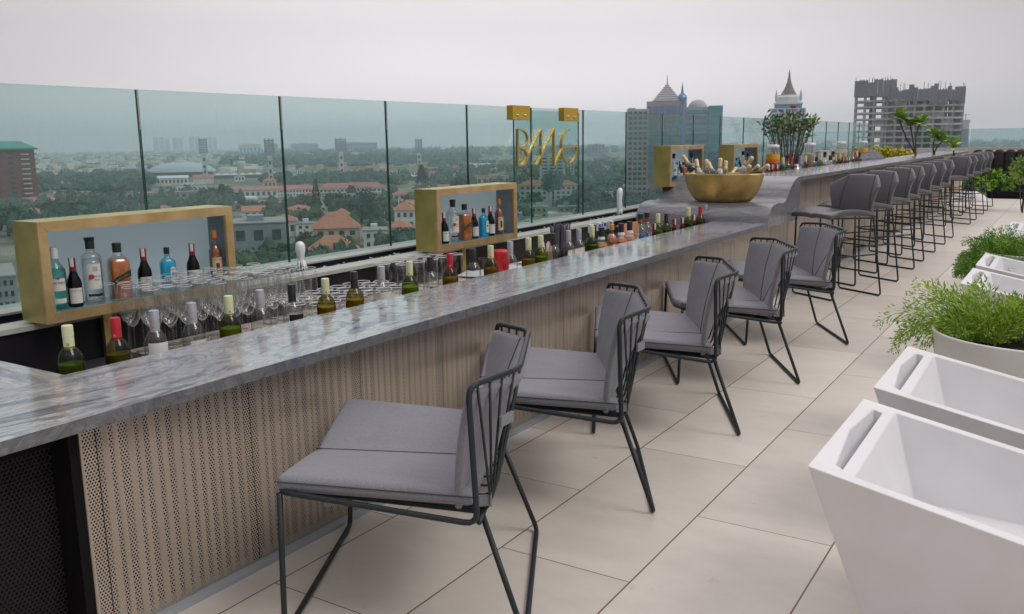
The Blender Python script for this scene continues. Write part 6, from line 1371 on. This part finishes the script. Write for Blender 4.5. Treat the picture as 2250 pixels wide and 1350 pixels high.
for s_ in (-1, 1):
    m = MB(); m.lathe([(2.2 * u, 0), (2.8 * u, 8 * u), (1.6 * u, 16 * u), (.05, 22 * u)], (XX(1729) + s_ * 23 * u, 3, H_(222)), 8); m.build('finial', M['dome'], t)
for i in range(12):
    for j in range(5): m = MB(); x = XX(1698 + j * 13.5); z = H_(246 + i * 11); m.box((x, -.15, z), (x + 9 * u, .2, z + 5.5 * u)); m.build('window', M['bglass'], t)
# unfinished towers
def unfinished(px0, px1, ptop, dist_m, label, seed, bow, skel):
    random.seed(seed); pc = (px0 + px1) / 2; t, u, D = cluster(pc, dist_m, label, 'unfinished_tower'); H_ = lambda py: hgt(pc, py, D); XX = lambda p: X(p, pc, u)
    xa, xb_ = XX(px0), XX(px1); Ht = H_(ptop); fh = 3.05 * Mt; nf = int(Ht / fh); dep = 15; nx = int((xb_ - xa) / 3.1)
    fy = lambda x: -bow * math.cos((x - (xa + xb_) / 2) / (xb_ - xa) * 3.0)
    sl = MB(); xs = [xa + (xb_ - xa) * i / 12 for i in range(13)]
    top_f = nf - 2
    for i in range(top_f + 1):
        z = i * fh
        if z < -ZG - 16: continue
        poly = [(x, fy(x)) for x in xs] + [(xb_, dep), (xa, dep)]; m = MB(); m.prism(poly, z - .30, z + .35); m.build('floor_slab', M['slab_edge'], t)
    co = 0
    for i in range(nx + 1):
        x = xa + .4 + (xb_ - xa - .8) * i / nx
        for y in ((fy(x) + .4, dep * .5, dep - .4) if i % 2 == 0 else (fy(x) + .4, dep - .4)):
            if co > 92: continue
            co += 1; m = MB(); m.box((x - .42, y - .3, 0), (x + .42, y + .3, top_f * fh)); m.build('column', M['conc'], t)
    # infilled bays as core walls
    m = MB(); kk = 0
    core = [(.38, .56), (.70, .99)] if skel else [(.01, .30), (.305, .62), (.625, .80), (.81, .99)]
    for a, b in core: m = MB(); m.box((xa + (xb_ - xa) * a, dep * .35, 0), (xa + (xb_ - xa) * b, dep * .62, top_f * fh)); m.build('core_wall', M['conc'], t)
    for i in range(int(-ZG / fh) - 2, top_f - 1):
        for j in range(nx):
            if kk > 95: break
            if random.random() < (.16 if skel else .34): kk += 1; x = xa + .4 + (xb_ - xa - .8) * j / nx; m = MB(); m.box((x + .3, fy(x) + .9, i * fh + .31), (x + (xb_ - xa) / nx * .8, fy(x) + 1.2, (i + 1) * fh - .01)); m.build('infill_wall', M['conc'] if random.random() < .6 else M['tan'], t)
    # jagged formwork screens on the top floors
    m = MB(); x = xa - .3
    while x < xb_ - .6:
        w_ = random.uniform(.9, 2.2); zt_ = Ht + random.uniform(-1.3, .9); yb = fy(min(max(x, xa), xb_)) - .65; z_ = (top_f - random.choice([.2, .3, .8])) * fh
        q_ = x
        while q_ < x + w_: m.box((q_, yb, z_), (q_ + .36, yb + .3, zt_ - random.uniform(0, .5))); q_ += .46
        m.box((x, yb + .61, z_), (x + w_, yb + .8, zt_ - random.uniform(.3, .9)))
        while z_ < zt_ - .3: m.box((x, yb + .31, z_), (x + w_, yb + .6, z_ + random.uniform(.35, .75))); z_ += 1.05
        x += w_ + .04
    o = m.build('formwork_screen', M['form'], t); o['kind'] = 'stuff'
    m = MB()
    for k in range(16): x = random.uniform(xa, xb_); m.tube([(x, fy(x), top_f * fh), (x, fy(x), Ht + random.uniform(.4, 1.5))], .09, 4)
    o = m.build('rebar', M['form'], t); o['kind'] = 'stuff'
    return t
unfinished(1880, 1953, 178, 500, 'left half of the unfinished concrete tower pair, open floors letting sky through', 3, 1.0, True)
unfinished(1957, 2096, 190, 500, 'right, wider half of the unfinished concrete tower pair with a curved front', 4, 5.0, False)
t, u, D = cluster(2110, 1500, 'small distant unfinished tower with a crane, right of the big pair', 'distant_tower'); H_ = lambda py: hgt(2110, py, D)
m = MB(); m.box((X(2096, 2110, u), 0, 0), (X(2124, 2110, u), 20, H_(270))); m.build('wall', M['conc'], t); m = MB(); m.box((X(2100, 2110, u), 0, H_(270) + .01), (X(2125, 2110, u), 20, H_(264))); m.build('wall', M['form'], t)
m = MB(); cx = X(2117, 2110, u); m.tube([(cx, 5, H_(266)), (cx, 5, H_(251))], .5, 5); m.tube([(cx - 12 * u, 5, H_(255)), (cx + 6 * u, 5, H_(252))], .4, 5); m.build('crane', M['form'], t)
# ---- far pale blocks near the horizon
random.seed(77)
for i, (px0, px1, py, top) in enumerate([(338, 350, 332, 302), (352, 362, 332, 302), (364, 374, 332, 304), (381, 392, 332, 303), (394, 403, 332, 304), (417, 428, 332, 300), (430, 441, 332, 302), (459, 468, 332, 301), (470, 477, 332, 302)]):
    bld(px0, px1, 333.5, top, 'wall_w', 'faint pale high rise on the horizon above the dome, number %s from the left' % ['one', 'two', 'three', 'four', 'five', 'six', 'seven', 'eight', 'nine'][i], roof='none', depth=30, name='far_tower', group='faint high rises on the horizon')
m = MB()
for i in range(2600):
    px_ = random.choice([random.uniform(-60, 2300), random.uniform(-60, 560)]); base = 311 - .0147 * (px_ - 1125); py = base + random.choice([random.uniform(11, 30), random.uniform(14, 70)]); x, y = gpos(px_, py); dist = math.hypot(x, y)
    if px_ > 560 and py > base + 35: continue
    if 310 < px_ < 490 and py > base + 50: continue
    w_ = random.uniform(8, 26) * Mt; hh = random.uniform(4, 16) * Mt * (1.4 if random.random() < .1 else 1); m.mi = random.choice([0, 0, 0, 1, 2]); m.cbox((x, y, ZG + hh / 2), (w_, w_, hh), random.uniform(0, 3))
tag(m.build('distant_city', [M['wall_w'], M['wall_g'], M['wall_c']]), 'pale speckled mass of distant city houses near the horizon', 'city', kind='stuff')
# ---- trees
def lump(m, c, r, h):
    n, k = 7, 4; pr = [(0.75, .25), (1.0, .5), (.8, .8), (.3, 1.0)]; vs = []
    for q, z in pr:
        for j in range(n): a = 6.283 * j / n + random.random() * .5; s_ = q * random.uniform(.75, 1.2); vs.append((c[0] + r * s_ * math.cos(a), c[1] + r * s_ * math.sin(a), c[2] + h * z * random.uniform(.85, 1.12)))
    fs = [(i * n + j, i * n + (j + 1) % n, (i + 1) * n + (j + 1) % n, (i + 1) * n + j) for i in range(k - 1) for j in range(n)] + [tuple((k - 1) * n + j for j in range(n))]
    m.add(vs, fs)
def wood(px0, px1, py0, py1, n, label, hmul=1., mt='c_tree', lv=None):
    m = MB()
    for i in range(n):
        px_ = random.uniform(px0, px1); py = random.uniform(py0, py1) - .0147 * (px_ - 700); x, y = gpos(px_, py); d = math.hypot(x, y); s_ = max(1., d / 500)
        R = random.uniform(3.2, 6.0) * Mt * min(s_, 2.2); h = random.uniform(8, 15) * Mt * hmul
        for q in range(2): lump(m, (x + random.gauss(0, R * .6), y + random.gauss(0, R * .6), ZG + random.uniform(0, h * .15)), R * random.uniform(.6, 1), h * random.uniform(.7, 1))
        for q in range(26 if d < 700 else 12):
            a = random.uniform(0, 6.28); e = random.uniform(.1, 1.4); m.leaf((x + R * math.cos(a) * math.cos(e), y + R * math.sin(a) * math.cos(e), ZG + h * (.35 + .65 * math.sin(e))), (random.gauss(0, 1), random.gauss(0, 1), random.gauss(.4, .6)), R * .35, R * .26)
    tag(m.build('wood', M[mt]), label, 'wood', kind='stuff')
random.seed(101)
wood(-40, 330, 368, 425, 200, 'dark mass of city trees left of the stadium dome')
wood(490, 1050, 340, 372, 600, 'wooded ridge behind the floodlight towers', 1.5)
wood(560, 1320, 334, 352, 420, 'farthest wooded ridge along the horizon', 2.0)
wood(-60, 600, 335, 350, 120, 'faint tree belt beyond the dome', 1.2)
wood(930, 1460, 362, 425, 230, 'mass of trees behind the sign')
wood(600, 900, 398, 412, 90, 'tree line between the grandstands and the red roofs')
wood(1060, 2300, 332, 352, 560, 'tree belt behind the towers at the right', 1.5)
wood(-60, 520, 440, 520, 120, 'trees around the brick block and the large display box')
wood(1270, 1480, 425, 520, 110, 'trees low behind the slim water jet')
wood(600, 1140, 445, 500, 60, 'trees between the houses behind the thick water jet', .9, 'c_tree2')
wood(500, 1300, 560, 640, 90, 'trees low behind the balustrade', .8, 'c_tree2')
m = MB()
def tree(px_, py, ptop, rad_px, label, mt='c_tree', kind='round'):
    x, y = gpos(px_, py); d = math.hypot(x, y); zt = hgt(px_, ptop, d); R = rad_px * d / 1944
    t = thing('conifer' if kind == 'con' else 'tree', label, 'tree', (x, y, ZG), 0, 'city trees'); m = MB()
    if kind == 'con':
        for i in range(900):
            q = random.random() ** .8; a = random.uniform(0, 6.28); r = R * (1 - q) * random.uniform(.4, 1.1) * (1 + .25 * math.sin(q * 40)); m.leaf((r * math.cos(a), r * math.sin(a), zt * (.08 + .92 * q)), (math.cos(a), math.sin(a), -.2), R * .33, R * .18)
    else:
        crown(m, (0, 0, zt * .62), R, 700, R * .16, min(1.2, zt * .38 / R), 11, .3)
        for k in range(5): a = k * 1.3; lump(m, (R * .4 * math.cos(a), R * .4 * math.sin(a), zt * .38), R * .5, zt * .45)
    m.build('crown', M[mt], t)
    m = MB(); m.tube([(0, 0, 0), (R * .03, 0, zt * .45), (0, 0, zt * (.9 if kind == 'con' else .7))], [R * .08, R * .06, R * .02], 6); m.build('trunk', M['bark'], t)
T_ = [(697, 482, 395, 13, 'slim dark pyramidal conifer left of the cream mansion', 'c_con', 'con'), (927, 420, 362, 16, 'dark pyramidal conifer in front of the floodlight tower, above the second display box', 'c_con', 'con'),
 (1010, 412, 390, 20, 'dark broad conifer left of the sign', 'c_con', 'con'), (745, 480, 425, 34, 'broad tree right of the slim conifer', 'c_tree2', 'r'), (795, 492, 418, 42, 'biggest round tree at the pane joint above the white flat house', 'c_tree', 'r'),
 (668, 462, 430, 26, 'round tree left of the slim conifer', 'c_tree2', 'r'), (830, 530, 470, 24, 'tree between the mansion and the white flat house', 'c_tree', 'r'), (890, 572, 500, 40, 'dark round tree low beside the second display box', 'c_tree', 'r'),
 (680, 570, 510, 34, 'hazy green tree behind the thick water jet', 'c_tree2', 'r'), (640, 600, 540, 44, 'grassy green tree at the foot of the thick water jet', 'c_tree2', 'r'), (560, 480, 440, 30, 'tree right of the large display box, beside the tanks', 'c_tree', 'r'), (600, 490, 455, 26, 'tree at the joint right of the large display box', 'c_tree2', 'r'),
 (460, 460, 415, 28, 'tree above the right end of the large display box', 'c_tree', 'r'), (490, 452, 405, 16, 'pointed dark tree above the right end of the large display box', 'c_con', 'con'), (250, 470, 415, 40, 'broad tree left of the first pane joint', 'c_tree', 'r'), (180, 475, 430, 36, 'tree in the middle of the leftmost pane', 'c_tree2', 'r'),
 (130, 500, 440, 30, 'tree beside the beige gabled house', 'c_tree', 'r'), (20, 520, 455, 40, 'dark tree at the left edge below the brick block', 'c_tree', 'r'), (1175, 462, 425, 22, 'tree behind the first sign letters', 'c_tree', 'r'), (1215, 455, 378, 26, 'round tree behind the sign letters, in front of the pale block', 'c_tree2', 'r'),
 (1245, 472, 432, 28, 'broad tree at the foot of the sign', 'c_tree', 'r'), (1150, 475, 440, 24, 'tree at the lower left corner of the sign', 'c_tree2', 'r'), (1300, 470, 410, 30, 'big dark tree right of the sign', 'c_tree', 'r'), (1330, 475, 425, 26, 'dark tree left of the slim water jet', 'c_tree', 'r'),
 (1400, 460, 420, 26, 'tree right of the slim water jet', 'c_tree', 'r'), (1430, 470, 430, 24, 'tree beside the gold posts of the third display box', 'c_tree', 'r'), (1310, 392, 355, 24, 'bluish tree halfway up right of the sign', 'c_tree', 'r'), (1355, 402, 362, 22, 'bluish tree left of the apartment tower', 'c_tree', 'r')]
for a in T_: tree(*a)
# ---- the hazy air over the city
m = MB(); Hx = 5000 * Mt; m.box((-Hx, -Hx, ZG - 1), (Hx, Hx, 108 * Mt))
hz = bpy.data.materials.new('haze'); hz.use_nodes = True; n_ = hz.node_tree; n_.nodes.remove(n_.nodes['Principled BSDF']); pv = n_.nodes.new('ShaderNodeVolumePrincipled')
pv.inputs['Color'].default_value = (.82, .925, 1.0, 1); pv.inputs['Density'].default_value = .00029; pv.inputs['Anisotropy'].default_value = .65
n_.links.new(pv.outputs[0], n_.nodes['Material Output'].inputs['Volume']); tag(m.build('haze', hz), kind='stuff')
cam.clip_end = 30000
